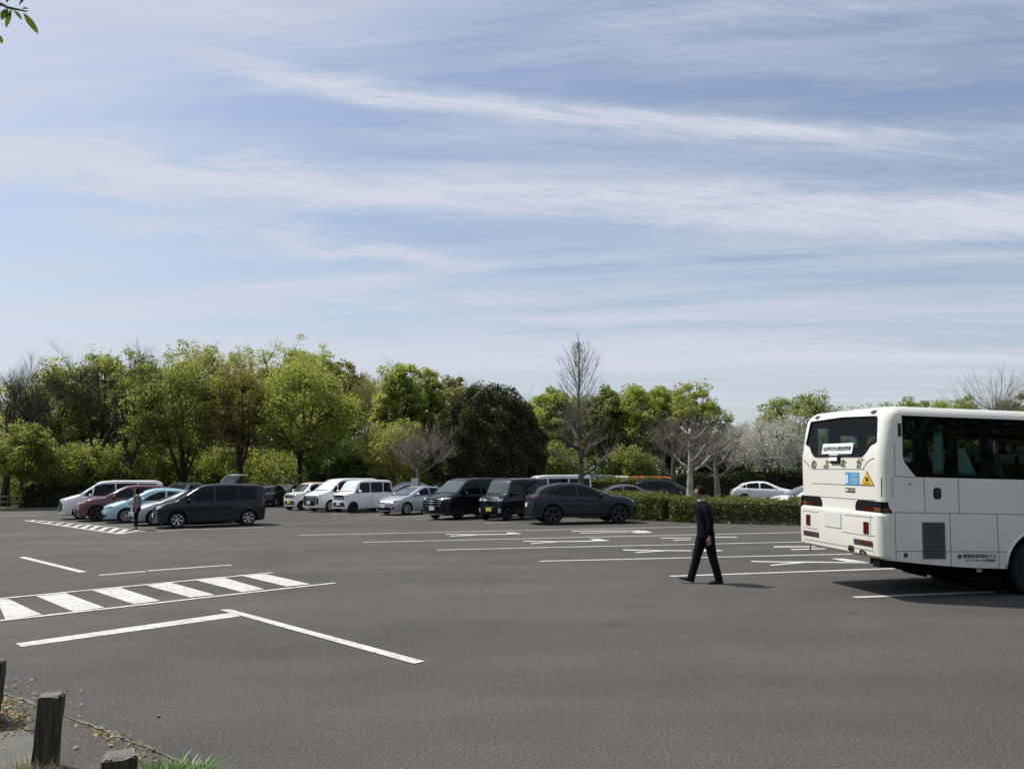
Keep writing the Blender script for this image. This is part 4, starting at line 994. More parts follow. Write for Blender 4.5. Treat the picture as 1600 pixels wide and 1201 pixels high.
RUGGED = dict(KEIBOX, H=1.85, zb=.24, rw=.29, arch=.07,
    top=[(0, 1.0), (.06, 1.06), (.42, 1.12), (.50, 1.15), (.80, 1.72), (.95, 1.815), (1.4, 1.845), (3.1, 1.835), (3.4, 1.80)],
    win=[[(.66, 1.10), (.80, 1.10), (.80, 1.40)], [(.86, 1.10), (1.66, 1.10), (1.66, 1.70), (1.02, 1.70), (.90, 1.56)], [(1.72, 1.10), (2.58, 1.10), (2.58, 1.71), (1.72, 1.71)], [(2.64, 1.10), (3.20, 1.11), (3.18, 1.68), (2.64, 1.70)]],
    ws=[(-.62, 1.19), (.62, 1.19), (.58, 1.74), (-.58, 1.74)],
    front=[(trap(-.69, .69, .82, 1.0), M_plastic, 'grille', .012), (trap(-.40, .40, .855, .965), M_chrome, 'grille_insert', .022), (trap(-.62, .62, .30, .56), M_plastic, 'lower_grille', .014), (trap(-.30, .30, .60, .62), M_chrome, 'grille_bar', .02)],
    frontlr=[([(.45, .85), (.68, .85), (.68, .98), (.45, .98)], M_lampc, 'headlight', .026), ([(.52, .36), (.62, .36), (.64, .54), (.54, .56)], M_lampc, 'fog_light', .026)])
HATCH = dict(L=4.27, W=1.76, H=1.46, wb=2.6, fo=.90, rw=.315, zb=.17, tumble=.36, fk=.25, rk=.10, nose_c=.22,
    top=[(0, .66), (.12, .74), (.5, .87), (1.08, .99), (1.95, 1.37), (2.25, 1.44), (2.6, 1.458), (3.1, 1.43), (3.7, 1.31), (4.1, 1.02), (4.27, .94)],
    belt=[(0, .6), (.6, .82), (1.2, .90), (3.4, 1.0), (4.27, .95)],
    win=[[(1.50, .955), (2.48, .985), (2.50, 1.37), (2.22, 1.345), (1.85, 1.19)], [(2.56, .99), (3.30, 1.02), (3.36, 1.12), (3.28, 1.31), (2.58, 1.37)], [(3.36, 1.03), (3.66, 1.08), (3.52, 1.20), (3.40, 1.25)]],
    seams=[[(1.45, .94), (1.30, .82), (1.36, .30)], [(2.52, .98), (2.54, .26)], [(3.35, 1.02), (3.30, .82), (3.12, .62), (3.05, .5)]],
    handles=[(2.36, .86), (3.18, .90)], ws=[(-.62, 1.005), (.62, 1.005), (.50, 1.36), (-.50, 1.36)], rwn=[(-.52, 1.06), (.52, 1.06), (.46, 1.31), (-.46, 1.31)],
    mirror=(1.52, .97), spokes=(10, .06, 'plain'), platez=.47,
    front=[(trap(-.56, .56, .25, .40, -.48, .48), M_plastic, 'grille', .012), (trap(-.34, .34, .61, .64), M_plastic, 'upper_grille', .012)],
    frontlr=[([(.36, .60), (.72, .66), (.80, .74), (.74, .75), (.36, .66)], M_lampd, 'headlight', .014), ([(.60, .30), (.72, .32), (.70, .42), (.62, .40)], M_plastic, 'fog_lamp_recess', .012)],
    rearlr=[([(.46, .80), (.80, .82), (.76, .98), (.50, .95)], M_lampr, 'tail_light', .014)])
SEDAN = dict(HATCH, L=4.55, H=1.45, wb=2.7,
    top=[(0, .64), (.12, .72), (.5, .84), (1.15, .97), (2.05, 1.36), (2.4, 1.435), (2.8, 1.45), (3.2, 1.41), (3.9, 1.12), (4.1, 1.07), (4.45, 1.04), (4.55, .95)],
    win=[[(1.58, .95), (2.55, .98), (2.56, 1.37), (2.30, 1.34), (1.93, 1.18)], [(2.62, .985), (3.36, 1.01), (3.48, 1.10), (3.22, 1.31), (2.64, 1.37)]],
    seams=[[(1.52, .94), (1.38, .82), (1.44, .30)], [(2.59, .98), (2.60, .26)], [(3.42, 1.02), (3.3, .7)]],
    ws=[(-.62, .99), (.62, .99), (.50, 1.35), (-.50, 1.35)], rwn=[(-.52, 1.10), (.52, 1.10), (.46, 1.34), (-.46, 1.34)], mirror=(1.6, .96))
SUVC = dict(HATCH, L=4.70, W=1.88, H=1.56, wb=2.77, fo=.93, rw=.365, zb=.24, ww=.22, arch=.06, tumble=.34, fk=.16, rk=.12, rim=M_rimd, clad=True,
    top=[(0, .82), (.08, .92), (.5, 1.03), (1.22, 1.10), (2.05, 1.43), (2.4, 1.53), (2.85, 1.565), (3.4, 1.55), (3.95, 1.46), (4.22, 1.36), (4.40, 1.15), (4.6, 1.10), (4.70, 1.0)],
    belt=[(0, .75), (.6, .95), (1.3, 1.00), (3.6, 1.09), (4.7, 1.03)],
    win=[[(1.66, 1.045), (2.62, 1.07), (2.64, 1.46), (2.36, 1.425), (1.98, 1.27)], [(2.70, 1.075), (3.42, 1.10), (3.62, 1.17), (3.44, 1.40), (2.72, 1.475)], [(3.52, 1.12), (3.92, 1.20), (3.78, 1.33), (3.60, 1.38)]],
    seams=[[(1.60, 1.03), (1.46, .9), (1.5, .40)], [(2.66, 1.07), (2.68, .36)], [(3.45, 1.1), (3.42, .92), (3.22, .72), (3.15, .55)], [(1.6, .92), (3.2, .93)]],
    handles=[(2.50, .93), (3.32, .97)], ws=[(-.66, 1.11), (.66, 1.11), (.54, 1.45), (-.54, 1.45)], rwn=[(-.60, 1.16), (.60, 1.16), (.54, 1.38), (-.54, 1.38)],
    mirror=(1.66, 1.05), spokes=(5, .09, 'split'), platez=.5, rplatez=.78, antenna=3.5,
    front=[(trap(-.58, .58, .30, .56, -.50, .50), M_plastic, 'grille', .012)], frontlr=[([(.44, .80), (.82, .84), (.84, .89), (.44, .85)], M_lampc, 'headlight', .014)],
    rear=[(trap(-.80, .80, .99, 1.045), M_lampr, 'light_bar', .016), (trap(-.72, .72, .30, .48, -.62, .62), M_plastic, 'diffuser', .016)],
    rearlr=[([(.66, .96), (.88, .98), (.86, 1.07), (.66, 1.06)], M_lampr, 'tail_light', .020), ([(.64, .56), (.78, .58), (.78, .63), (.66, .62)], M_lampr, 'reflector', .016)],
    sidelr=[([(4.30, 1.02), (4.62, 1.0), (4.60, 1.06), (4.34, 1.09)], M_lampr, 'tail_light', .010)])
def stretch(sp, k, z0=.45):
    g = lambda z: z if z < z0 else z0 + (z - z0) * k
    o = dict(sp)
    for q in ('top', 'belt', 'ws', 'rwn'): o[q] = [(a, g(b_)) for a, b_ in sp[q]]
    for q in ('win', 'seams'): o[q] = [[(a, g(b_)) for a, b_ in w_] for w_ in sp[q]]
    o['handles'] = [(a, g(b_)) for a, b_ in sp['handles']]; o['mirror'] = (sp['mirror'][0], g(sp['mirror'][1]))
    for q in ('front', 'rear', 'frontlr', 'rearlr', 'sidelr'): o[q] = [([(a, g(b_)) for a, b_ in w_[0]],) + tuple(w_[1:]) for w_ in sp.get(q, [])]
    o['H'] = g(sp['H']); return o
SUV = dict(SUVC, L=4.5, W=1.82, H=1.66, wb=2.66, fo=.9, rw=.35, tumble=.28, antenna=None,
    top=[(0, .85), (.10, .95), (.5, 1.05), (1.15, 1.12), (1.85, 1.50), (2.15, 1.61), (2.6, 1.66), (3.5, 1.63), (4.0, 1.54), (4.3, 1.25), (4.5, 1.05)],
    win=[[(1.52, 1.07), (2.42, 1.09), (2.44, 1.55), (2.16, 1.51), (1.78, 1.33)], [(2.50, 1.095), (3.30, 1.11), (3.36, 1.50), (2.52, 1.56)], [(3.38, 1.12), (3.90, 1.16), (3.80, 1.40), (3.44, 1.50)]],
    seams=[[(1.46, 1.05), (1.38, .9), (1.42, .40)], [(2.46, 1.09), (2.47, .36)], [(3.35, 1.1), (3.25, .85)]],
    handles=[(2.28, .95), (3.14, .98)], ws=[(-.66, 1.14), (.66, 1.14), (.54, 1.54), (-.54, 1.54)], rwn=[(-.58, 1.15), (.58, 1.15), (.52, 1.50), (-.52, 1.50)],
    mirror=(1.55, 1.08), sidelr=[], rear=[], rails=(2.0, 4.0))
VAN = dict(MINIVAN, L=4.7, W=1.70, H=1.98, wb=2.57, fo=1.1, rw=.32, tumble=.09,
    top=[(0, 1.02), (.08, 1.12), (.25, 1.2), (.95, 1.80), (1.15, 1.93), (1.6, 1.975), (4.4, 1.97), (4.62, 1.93), (4.7, 1.86)], belt=[(0, .95), (.3, 1.1), (4.7, 1.12)],
    win=[[(.80, 1.16), (1.62, 1.16), (1.62, 1.74), (1.12, 1.74), (.98, 1.62)], [(1.72, 1.16), (3.0, 1.16), (3.0, 1.75), (1.72, 1.75)], [(3.1, 1.16), (4.45, 1.16), (4.45, 1.74), (3.1, 1.75)]],
    seams=[[(.72, 1.1), (.8, .5)], [(1.67, 1.16), (1.67, .3)], [(3.05, 1.16), (3.05, .3)]], ws=[(-.70, 1.24), (.70, 1.24), (.62, 1.82), (-.62, 1.82)], rwn=[(-.68, 1.2), (.68, 1.2), (.64, 1.78), (-.64, 1.78)],
    rearlr=[([(.74, .75), (.82, .75), (.80, 1.1), (.74, 1.1)], M_lampr, 'tail_light', .014)], mirror=(.9, 1.16))
OFFROAD = dict(RUGGED, L=3.9, W=1.64, H=1.86, wb=2.3, fo=.7, rw=.35, zb=.30, ww=.2)

FRONTROW = 'cars parked in the row facing the crossing'
MIDROW = 'cars parked in the middle row'
BACKROW = 'vehicles parked beyond the hedges and rows'
# left group
fc = Vector((-12.66, 32.44)); sh = Vector((-1.98, 1.79)) * .97
car('parked_minivan', FREED, M_slate, fc, 210.6, 'Slate blue minivan side-on at the near end of the left row', 'car', FRONTROW)
p = fc + sh; car('parked_hatchback', HATCH, M_silver, (p.x + .1, p.y), 210.6, 'Silver hatchback between the slate blue minivan and the light blue car', 'car', FRONTROW)
p = fc + sh * 2; car('parked_hatchback', HATCH, M_blue, (p.x - .3, p.y + .3), 210.6, 'Light blue hatchback in the left row, behind the standing person', 'car', FRONTROW, H=1.5, L=4.1, top=[(0, .72), (.12, .80), (.5, .92), (.98, 1.03), (1.75, 1.42), (2.05, 1.5), (2.4, 1.52), (3.0, 1.49), (3.7, 1.36), (4.0, 1.05), (4.1, .96)])
p = fc + sh * 3; car('parked_suv', SUV, M_red, (p.x - .35, p.y + .2), 210.6, 'Dark red crossover between the light blue hatchback and the white minivan', 'car', FRONTROW, H=1.56, rails=None)
p = fc + sh * 4; car('parked_minivan', MINIVAN, M_white, (p.x - .2, p.y + .4), 210.6, 'White minivan at the far end of the left row', 'car', FRONTROW, H=1.78, sunshade=False)
# middle row
car('parked_minivan', MINIVAN, M_black, (-2.15, 37.15), 229, 'Black minivan with wide chrome trimmed grille, right of the silver hatchback', 'car', MIDROW, rim=M_rimd)
car('parked_kei_van', RUGGED, M_black, (.05, 35.6), 229, 'Boxy black small van with a yellow number plate', 'car', MIDROW, plate=M_platey, rim=M_rimd, spokes=(12, .05, 'plain'), roofmat=M_grey, roofpoly=[(1.05, -.62), (3.3, -.62), (3.3, .62), (1.05, .62)])
car('parked_hatchback', HATCH, M_silver, (-5.28, 41.5), 229, 'Silver hatchback between the white boxy van and the black minivan', 'car', MIDROW)
car('parked_kei_van', KEIBOX, M_white, (-8.55, 44.25), 229, 'White boxy small van with a bright sunshade, left of the silver hatchback', 'car', MIDROW, sunshade=True)
car('parked_minivan', MINIVAN, M_white, (-10.1, 46.0), 229, 'White minivan behind the white boxy small van, dark grille with chrome bars', 'car', MIDROW, sunshade=True, H=1.9)
car('parked_kei_car', KEIBOX, M_pearl, (-12.35, 47.9), 229, 'White small car with an orange roof and yellow number plate', 'car', MIDROW, H=1.65, plate=M_platey, top=[(0, .95), (.10, 1.0), (.5, 1.06), (.62, 1.08), (1.1, 1.54), (1.3, 1.62), (1.6, 1.65), (3.1, 1.63), (3.4, 1.58)],
    ws=[(-.60, 1.11), (.60, 1.11), (.56, 1.54), (-.56, 1.54)], win=[[(.98, 1.06), (1.66, 1.07), (1.66, 1.54), (1.25, 1.53), (1.1, 1.42)], [(1.72, 1.07), (2.58, 1.07), (2.58, 1.55), (1.72, 1.55)], [(2.64, 1.08), (3.15, 1.09), (3.12, 1.52), (2.64, 1.54)]],
    roofmat=M_orange, roofpoly=[(1.2, -.64), (3.36, -.64), (3.36, .64), (1.2, .64)], handles=[(1.54, .9), (2.44, .9)])
car('parked_suv', stretch(dict(SUVC, rw=.385, zb=.27), 1.085), M_slate, (2.82, 32.45), 10.5, 'Slate blue coupe-roofed SUV facing right, seen from behind its left rear corner', 'car', MIDROW, L=4.62)
# further back, left
car('parked_sedan', SEDAN, M_navy, (-17.1, 54.2), 275, 'Dark navy sedan facing the camera behind the slate blue minivan', 'car', BACKROW)
car('parked_sedan', SEDAN, M_grey, (-16.9, 57.6), 262, 'Grey sedan beside the dark navy one, nose to the camera', 'car', BACKROW)
car('parked_van', VAN, M_grey, (-18.6, 63.0), 300, 'Dark van with a pale roof behind the grey sedan', 'van', BACKROW, H=1.85, roofmat=M_silver, roofpoly=[(1.3, -.7), (4.55, -.7), (4.55, .7), (1.3, .7)])
car('parked_suv', SUV, M_silver, (-22.3, 52.2), 265, 'Silver grey crossover with roof rails behind the light blue hatchback', 'car', BACKROW, railc=True, H=1.72)
car('parked_hatchback', HATCH, M_silver, (-7.6, 53.6), 200, 'Silver hatchback roof behind the pollard with the white sign', 'car', BACKROW, H=1.55, L=4.3, top=[(0, .72), (.12, .80), (.5, .98), (1.0, 1.1), (1.75, 1.52), (2.05, 1.62), (2.5, 1.64), (3.2, 1.60), (3.7, 1.46), (4.1, 1.1), (4.3, .96)], belt=[(0, .7), (1.0, 1.0), (4.3, 1.02)])
car('parked_hatchback', HATCH, M_white, (-4.9, 55.6), 200, 'White car roof just left of the black minivan, behind the silver hatchback', 'car', BACKROW, H=1.55, L=4.3, top=[(0, .72), (.12, .80), (.5, .98), (1.0, 1.1), (1.75, 1.52), (2.05, 1.62), (2.5, 1.64), (3.2, 1.60), (3.7, 1.46), (4.1, 1.1), (4.3, .96)], belt=[(0, .7), (1.0, 1.0), (4.3, 1.02)])
car('parked_van', VAN, M_pearl, (-2.0, 61.5), 265, 'Pale van whose roof just shows over the black minivan', 'van', BACKROW, H=2.02)
# further back, right
car('parked_van', VAN, M_pearl, (2.6, 48.8), 197, 'Beige white van with dark rear glass behind the boxy black small van', 'van', BACKROW)
car('parked_van', VAN, M_grey, (5.5, 55.5), 120, 'Dark grey van just right of the spire tree trunk', 'van', BACKROW, H=1.95)
car('parked_minivan', MINIVAN, M_white, (6.6, 57.8), 185, 'White roofed minivan behind the second hedge, left of the orange one', 'car', BACKROW, H=1.8)
car('parked_offroader', OFFROAD, M_orange, (9.4, 55.6), 188, 'Bright orange boxy off-roader behind the second hedge', 'car', BACKROW, wb=2.3)
car('parked_sedan', SEDAN, M_grey, (5.55, 42.2), 185, 'Grey sedan roof over the near hedge, left of the black SUV', 'car', BACKROW)
car('parked_suv', SUV, M_black, (9.35, 46.5), -20, 'Glossy black SUV facing right behind the near hedge and the plane tree', 'car', BACKROW, railc=False, L=4.4, H=1.6)
car('parked_hatchback', HATCH, M_white, (16.75, 51.5), -18, 'White hatchback facing right, parked before the dark hedge', 'car', BACKROW, H=1.5, L=4.4, rails=None)
car('parked_sedan', SEDAN, M_white, (13.8, 36.0), 192, 'White sedan facing left, its nose rising over the near hedge beside the bus', 'car', BACKROW)
car('parked_van', VAN, M_white, (17.6, 66.0), 185, 'White vehicle roof showing over the white hatchback', 'van', BACKROW, H=1.9)
car('parked_van', VAN, M_grey, (16.0, 68.5), 185, 'Dark grey van roof behind the forked pollard trunk', 'van', BACKROW, H=1.95)
# white estate car with its tailgate raised
def lifted(loc, hdg):
    r = car('parked_hatchback', HATCH, M_white, loc, hdg, 'White car with its tailgate raised, over the roof of the slate blue minivan', 'car', BACKROW)
    v = []; f = []
    pts = [(-1.40, 1.42), (-1.62, 1.80), (-1.95, 2.08), (-2.35, 2.20), (-2.75, 2.16)]
    for (x, z) in pts:
        for (y, dz) in ((-.62, -.03), (-.45, 0), (.45, 0), (.62, -.03)): v += [(x, y, z + dz), (x - .02, y * .97, z + dz - .05)]
    for i in range(len(pts) - 1):
        for j in range(3):
            a = i * 8 + j * 2; b_ = a + 8
            f += [(a, a + 2, b_ + 2, b_), (a + 1, b_ + 1, b_ + 3, a + 3)]
        f += [(i * 8, i * 8 + 8, i * 8 + 9, i * 8 + 1), (i * 8 + 6, i * 8 + 7, i * 8 + 15, i * 8 + 14)]
    n = (len(pts) - 1) * 8
    f += [(n, n + 2, n + 3, n + 1), (n + 2, n + 4, n + 5, n + 3), (n + 4, n + 6, n + 7, n + 5)]
    g = mesh_obj('tailgate', v, f, M_white, r, sharp=40)
    MB().box((-1.76, 0, 1.90), (.42, 1.0, .03), R=Matrix.Rotation(radians(38), 3, 'Y')).obj('tailgate_glass', M_glass, g)
    mb = MB()
    for s_ in (-.5, .5): mb.tube([(-1.75, s_, 1.25), (-1.98, s_, 1.85)], .012, 5)
    mb.obj('gas_strut', M_plastic, g)
lifted((-20.5, 52.8), 150)
# ================================================================ TOURING COACH
def cream_fn(nb, p):
    P = obco(nb); n = nb.noise(P, 1.4, 6, .65); z = nb.n('ShaderNodeSeparateXYZ', {0: P}).outputs[2]
    st = nb.noise(nb.n('ShaderNodeVectorMath', {0: P, 1: (6, 6, .5)}, operation='MULTIPLY').outputs[0], 1.6, 5, .7)
    f = nb.m('MULTIPLY', nb.mr(z, .5, 1.5, .38, .06), nb.mr(n, .35, .7, .3, 1.2))
    f = nb.m('ADD', f, nb.mr(st, .58, .8, 0, .12), clamp=True)
    lk(nb, nb.mix(f, (.75, .74, .67, 1), (.40, .38, .32, 1)), p.inputs['Base Color'])
    lk(nb, nb.mr(f, 0, .5, .26, .6), p.inputs['Roughness']); p.inputs['Coat Weight'].default_value = .35
M_cream = mat('bus_cream_paint', (.75, .74, .67), .28, 0, .35, fn=cream_fn)
def tint(name, c, k, rough=.02):
    m = bpy.data.materials.new(name); m.use_nodes = True; t = m.node_tree; t.nodes.clear(); nb = NB(t)
    tr = nb.n('ShaderNodeBsdfTransparent', {'Color': c4(c)}); gl = nb.n('ShaderNodeBsdfGlossy', {'Color': (1, 1, 1, 1), 'Roughness': rough})
    fr = nb.n('ShaderNodeFresnel', {'IOR': 1.5}).outputs[0]
    mx = nb.n('ShaderNodeMixShader', {0: nb.m('MULTIPLY', fr, k), 1: tr.outputs[0], 2: gl.outputs[0]})
    o = nb.n('ShaderNodeOutputMaterial'); t.links.new(mx.outputs[0], o.inputs[0]); return m
M_buswin = tint('bus_tinted_glass', (.52, .58, .54), .40)
M_rearwin = tint('bus_rear_glass', (.42, .54, .49), .4)
M_lampr2 = mat('smoked_red_lens', (.05, .005, .005), .2)
M_lampa2 = mat('smoked_amber_lens', (.13, .045, .010), .2)
M_seatf = mat('seat_fabric', (.05, .06, .07), .9)
M_curt = mat('curtain_cloth', (.26, .46, .46), .85, fn=varied((.26, .46, .46), .25, 9))
M_line = mat('panel_gap', (.07, .068, .06), .7)
M_sheet = mat('paper_sheet', (.80, .80, .82), .7)
M_ink = mat('black_ink', (.03, .03, .035), .6)
M_gold = mat('gold_lettering', (.20, .17, .06), .4, .4)
M_blues = mat('sticker_blue', (.07, .28, .52), .5)
M_whites = mat('sticker_white', (.62, .68, .74), .5)
M_yels = mat('sticker_yellow', (.75, .43, .03), .5)
M_greyp = mat('grille_grey', (.085, .088, .086), .55)

TILT, BROLL = 0.0302, 0.0201
bus = empty('coach', (5.589, 13.510, 0), 0, 'Cream coach at the right edge with a white paper sign in its rear window', 'bus')
ch, sh_ = cos(.1645), sin(.1645)
Rz_ = Matrix(((ch, -sh_, 0), (sh_, ch, 0), (0, 0, 1)))
Ry_ = Matrix(((cos(TILT), 0, sin(TILT)), (0, 1, 0), (-sin(TILT), 0, cos(TILT))))
Rx_ = Matrix(((1, 0, 0), (0, cos(BROLL), -sin(BROLL)), (0, sin(BROLL), cos(BROLL))))
bus.rotation_euler = (Rz_ @ Ry_ @ Rx_).to_euler()
BL, BW = 9.0, 1.245
def ring_at(z, hw, xr, xf, cr=.16, cf=.35, n=8):
    """rounded rectangle in plan"""
    out = []
    for cx, cy, r, a in ((xf - cf, hw - cf, cf, 0), (xr + cr, hw - cr, cr, 90), (xr + cr, -hw + cr, cr, 180), (xf - cf, -hw + cf, cf, 270)):
        for i in range(n + 1):
            t = radians(a + 90 * i / n); out.append((cx + r * cos(t), cy + r * sin(t), z))
        p = out[-1]; q = {0: (xr + cr, hw, z), 90: (xr, -hw + cr, z), 180: (xf - cf, -hw, z), 270: (xf, hw - cf, z)}[a]
        k = 24 if a in (0, 180) else 10
        for j in range(1, k): out.append(tuple(p[c] + (q[c] - p[c]) * j / k for c in range(3)))
    return out
def xrear(z):
    # bumper stands back, window leans forward
    return float(np.interp(z, [.5, .62, .70, .95, 1.34, 1.38, 1.50, 2.1, 2.3, 2.95, 3.1], [.06, .0, -.04, -.05, -.045, 0.012, .012, 0, .005, .115, .15]))
def bus_shell(off=0.0, z0=None, z1=None):
    v, f = [], []; zs = [.0, .04, .12, .45, .75, .80, .9, 1.3, 1.6, 1.8, 2.2, 2.4]   # above the skirt line
    levels = []
    lo = z0 if z0 is not None else .50
    Zl = [lo] + [z for z in (.58, .64, .70, .80, .95, 1.2, 1.34, 1.38, 1.46, 1.56, 1.8, 2.1, 2.3, 2.6, 2.85) if z > lo + .03]
    for z in Zl: levels.append((z, BW - off, xrear(z) + off, BL - off - max(0, z - 1.2) * .06, .16))
    R_ = .20
    for a in (15, 30, 45, 60, 75, 90):
        t = radians(a); z = 2.90 + R_ * sin(t) - off * sin(t); hw = BW - off - R_ * (1 - cos(t)); levels.append((z, hw, xrear(z) + off + R_ * (1 - cos(t)) * .8, BL - off - .11 - R_ * (1 - cos(t)), .18))
    hw, xr_, xf_ = levels[-1][1:4]
    for s in (.85, .6, .3, .04): levels.append((3.10 - off + .05 * (1 - s * s), hw * s, BL / 2 - (BL / 2 - xr_) * (.72 + .28 * s) if s > .1 else BL * .2, BL / 2 + (xf_ - BL / 2) * (.72 + .28 * s) if s > .1 else BL * .8, .18 * s))
    n = None
    for (z, hw, a, c, cr) in levels:
        r = ring_at(z, hw, a, c, min(cr, hw * .9), min(.35, hw * .9)); n = len(r); v += r
    if off == 0:      # swept-up skirt behind the rear wheels
        for i in range(n):
            x, y, z = v[i]; v[i] = (x, y, float(np.interp(x, [0, .2, .8, 1.5, 2.3, BL], [.645, .645, .59, .545, .53, .45])))
        for k in (1, 2):
            for i in range(n):
                j = k * n + i; x, y, z = v[j]; v[j] = (x, y, max(z, v[i][2] + .015 * k))
    for k in range(len(levels) - 1):
        for i in range(n): f.append((k * n + i, k * n + (i + 1) % n, (k + 1) * n + (i + 1) % n, (k + 1) * n + i))
    f.append(tuple(reversed(range(n)))); f.append(tuple((len(levels) - 1) * n + i for i in range(n)))
    return v, f
v, f = bus_shell()
shell = mesh_obj('body', v, f, [M_cream, M_inner])
bm = bmesh.new(); bm.from_mesh(shell.data); bmesh.ops.recalc_face_normals(bm, faces=bm.faces); bm.to_mesh(shell.data); bvhb = BVHTree.FromBMesh(bm); bm.free()
v, f = bus_shell(.055, 1.22)
def cutter(v, f, mi=1):
    o = mesh_obj('cut', v, f, [M_cream, M_inner]); bm = bmesh.new(); bm.from_mesh(o.data); bmesh.ops.recalc_face_normals(bm, faces=bm.faces); bm.to_mesh(o.data); bm.free()
    for p in o.data.polygons: p.material_index = mi
    return o
cavity = (v, f); cuts = []
def prism(poly, axis, a, b_):
    n = len(poly); mk = (lambda p, q: (p[0], q, p[1])) if axis == 'y' else (lambda p, q: (q, p[0], p[1]))
    return [mk(p, a) for p in poly] + [mk(p, b_) for p in poly], [tuple(range(n)), tuple(reversed(range(n, 2 * n)))] + [(i, n + i, n + (i + 1) % n, (i + 1) % n) for i in range(n)]
WINP = [(.36, 2.94), (.36, 2.27), (.385, 2.19), (.58, 1.965), (.62, 1.96), (8.3, 1.96), (8.3, 2.94)]
cuts.append(cutter(*prism(WINP, 'y', -BW - .3, -BW + .5)))
cuts.append(cutter(*prism(WINP, 'y', BW - .5, BW + .3)))
def curve_pts(a, c, b_, n=5): return [tuple((1 - t) ** 2 * np.array(a) + 2 * t * (1 - t) * np.array(c) + t * t * np.array(b_)) for t in np.linspace(0, 1, n)]
half = [(0, 2.285), (.66, 2.285)] + curve_pts((.70, 2.29), (.80, 2.33), (.86, 2.42)) + curve_pts((.87, 2.44), (.92, 2.49), (1.0, 2.50), 4) + [(1.045, 2.52), (1.03, 2.60), (.99, 2.88), (.97, 2.925), (0, 2.955)]
REARW = half + [(-y, z) for y, z in half[::-1] if y != 0]
cuts.append(cutter(*prism(REARW, 'x', -.5, .5)))
cuts.append(cutter(*prism([(-1.05, 1.5), (1.05, 1.5), (1.0, 2.9), (-1.0, 2.9)], 'x', BL - .6, BL + .4)))
for xw in (2.80, 7.0):
    mb = MB()
    for sg in (1, -1):
        prof = [(.001, BW - .75), (.64, BW - .75), (.64, BW + .3), (.001, BW + .3)]
        mb.disc_lathe([(a, b_ * sg) for a, b_ in prof], 'y', (xw, 0, .50), 48)
    o = cutter(mb.v, mb.f)
    cb_ = bmesh.new(); cb_.from_mesh(o.data); bmesh.ops.remove_doubles(cb_, verts=cb_.verts, dist=.004); bmesh.ops.recalc_face_normals(cb_, faces=cb_.faces); cb_.to_mesh(o.data); cb_.free()
    cuts.append(o)
cuts.insert(0, cutter(*cavity))
for i, c in enumerate(cuts[1:] + cuts[:1]):
    md = shell.modifiers.new('b%d' % i, 'BOOLEAN'); md.operation = 'DIFFERENCE'; md.object = c; md.solver = 'EXACT'
bpy.context.view_layer.update()
me = bpy.data.meshes.new_from_object(shell.evaluated_get(bpy.context.evaluated_depsgraph_get()))
tb_ = bmesh.new(); tb_.from_mesh(me); bmesh.ops.triangulate(tb_, faces=[f_ for f_ in tb_.faces if len(f_.verts) > 4]); tb_.to_mesh(me); tb_.free()
shell.modifiers.clear(); shell.data = me; me.shade_smooth(); me.set_sharp_from_angle(angle=radians(30)); shell.parent = bus
for c in cuts: bpy.data.objects.remove(c)
print('bus polys', len(me.polygons))
D = lambda poly, ax, sg, m, nm, off=.004, par=bus, **k: decal(bvhb, poly, ax, sg, m, nm, par, off, **k)
# glazing
D(WINP, 'y', -1, M_buswin, 'side_window', -.004, thick=0, step=9)
D(WINP, 'y', 1, M_buswin, 'side_window', -.004, thick=0, step=9)
D(REARW, 'x', -1, M_rearwin, 'rear_window', -.004, thick=0)
D([(-1.05, 1.5), (1.05, 1.5), (1.0, 2.9), (-1.0, 2.9)], 'x', 1, M_buswin, 'windscreen', -.004, thick=0, far=20)
sealp = []
for i in range(len(REARW)):
    a_, b_ = REARW[i], REARW[(i + 1) % len(REARW)]
    for t in (0, .5): y_, z_ = a_[0] + (b_[0] - a_[0]) * t, a_[1] + (b_[1] - a_[1]) * t; sealp.append((xrear(z_) - .002, y_, z_))
MB().tube(sealp + sealp[:1], .017, 6, False).obj('window_seal', M_plastic, bus, smooth=True)
# black frames behind the side glass
for sg in (-1, 1):
    mb = MB(); y = sg * (BW - .055)
    mb.box((4.33, y, 2.885), (7.94, .05, .11)); mb.box((4.45, y, 1.985), (7.7, .05, .05))
    for (xa, xb) in ((.60, .82), (1.20, 1.37), (1.80, 2.02), (3.05, 3.20), (4.25, 4.4), (5.5, 5.65), (6.8, 6.95)): mb.box(((xa + xb) / 2, y, 2.42), (xb - xa, .045, .88))
    mb.box((1.02, y, 2.77), (.38, .03, .13)); mb.box((2.5, y, 2.74), (1.0, .03, .12))
    mb.obj('window_frame', M_plastic, bus)
    fr = MB(); fr.tube([(.605, y - sg * -.03, 2.0), (.585, y - sg * -.03, 2.85)], .012, 4); fr.tube([(1.80, y + sg * .03, 2.0), (1.765, y + sg * .03, 2.83)], .012, 4); fr.box((4.4, y + sg * .028, 2.715), (7.6, .006, .012))
    fr.obj('window_rail', M_rimd, bus)
# far-side rail, ceiling lining and luggage shelves
mb = MB(); mb.box((4.4, 0, 2.99), (8.2, 2.2, .03))
for sg in (-1, 1): mb.box((4.7, sg * .88, 2.80), (7.6, .5, .16))
mb.obj('luggage_rack', M_inner, bus)
MB().box((4.4, BW - .12, 2.43), (7.9, .03, .09)).obj('grab_rail', M_plastic, bus)
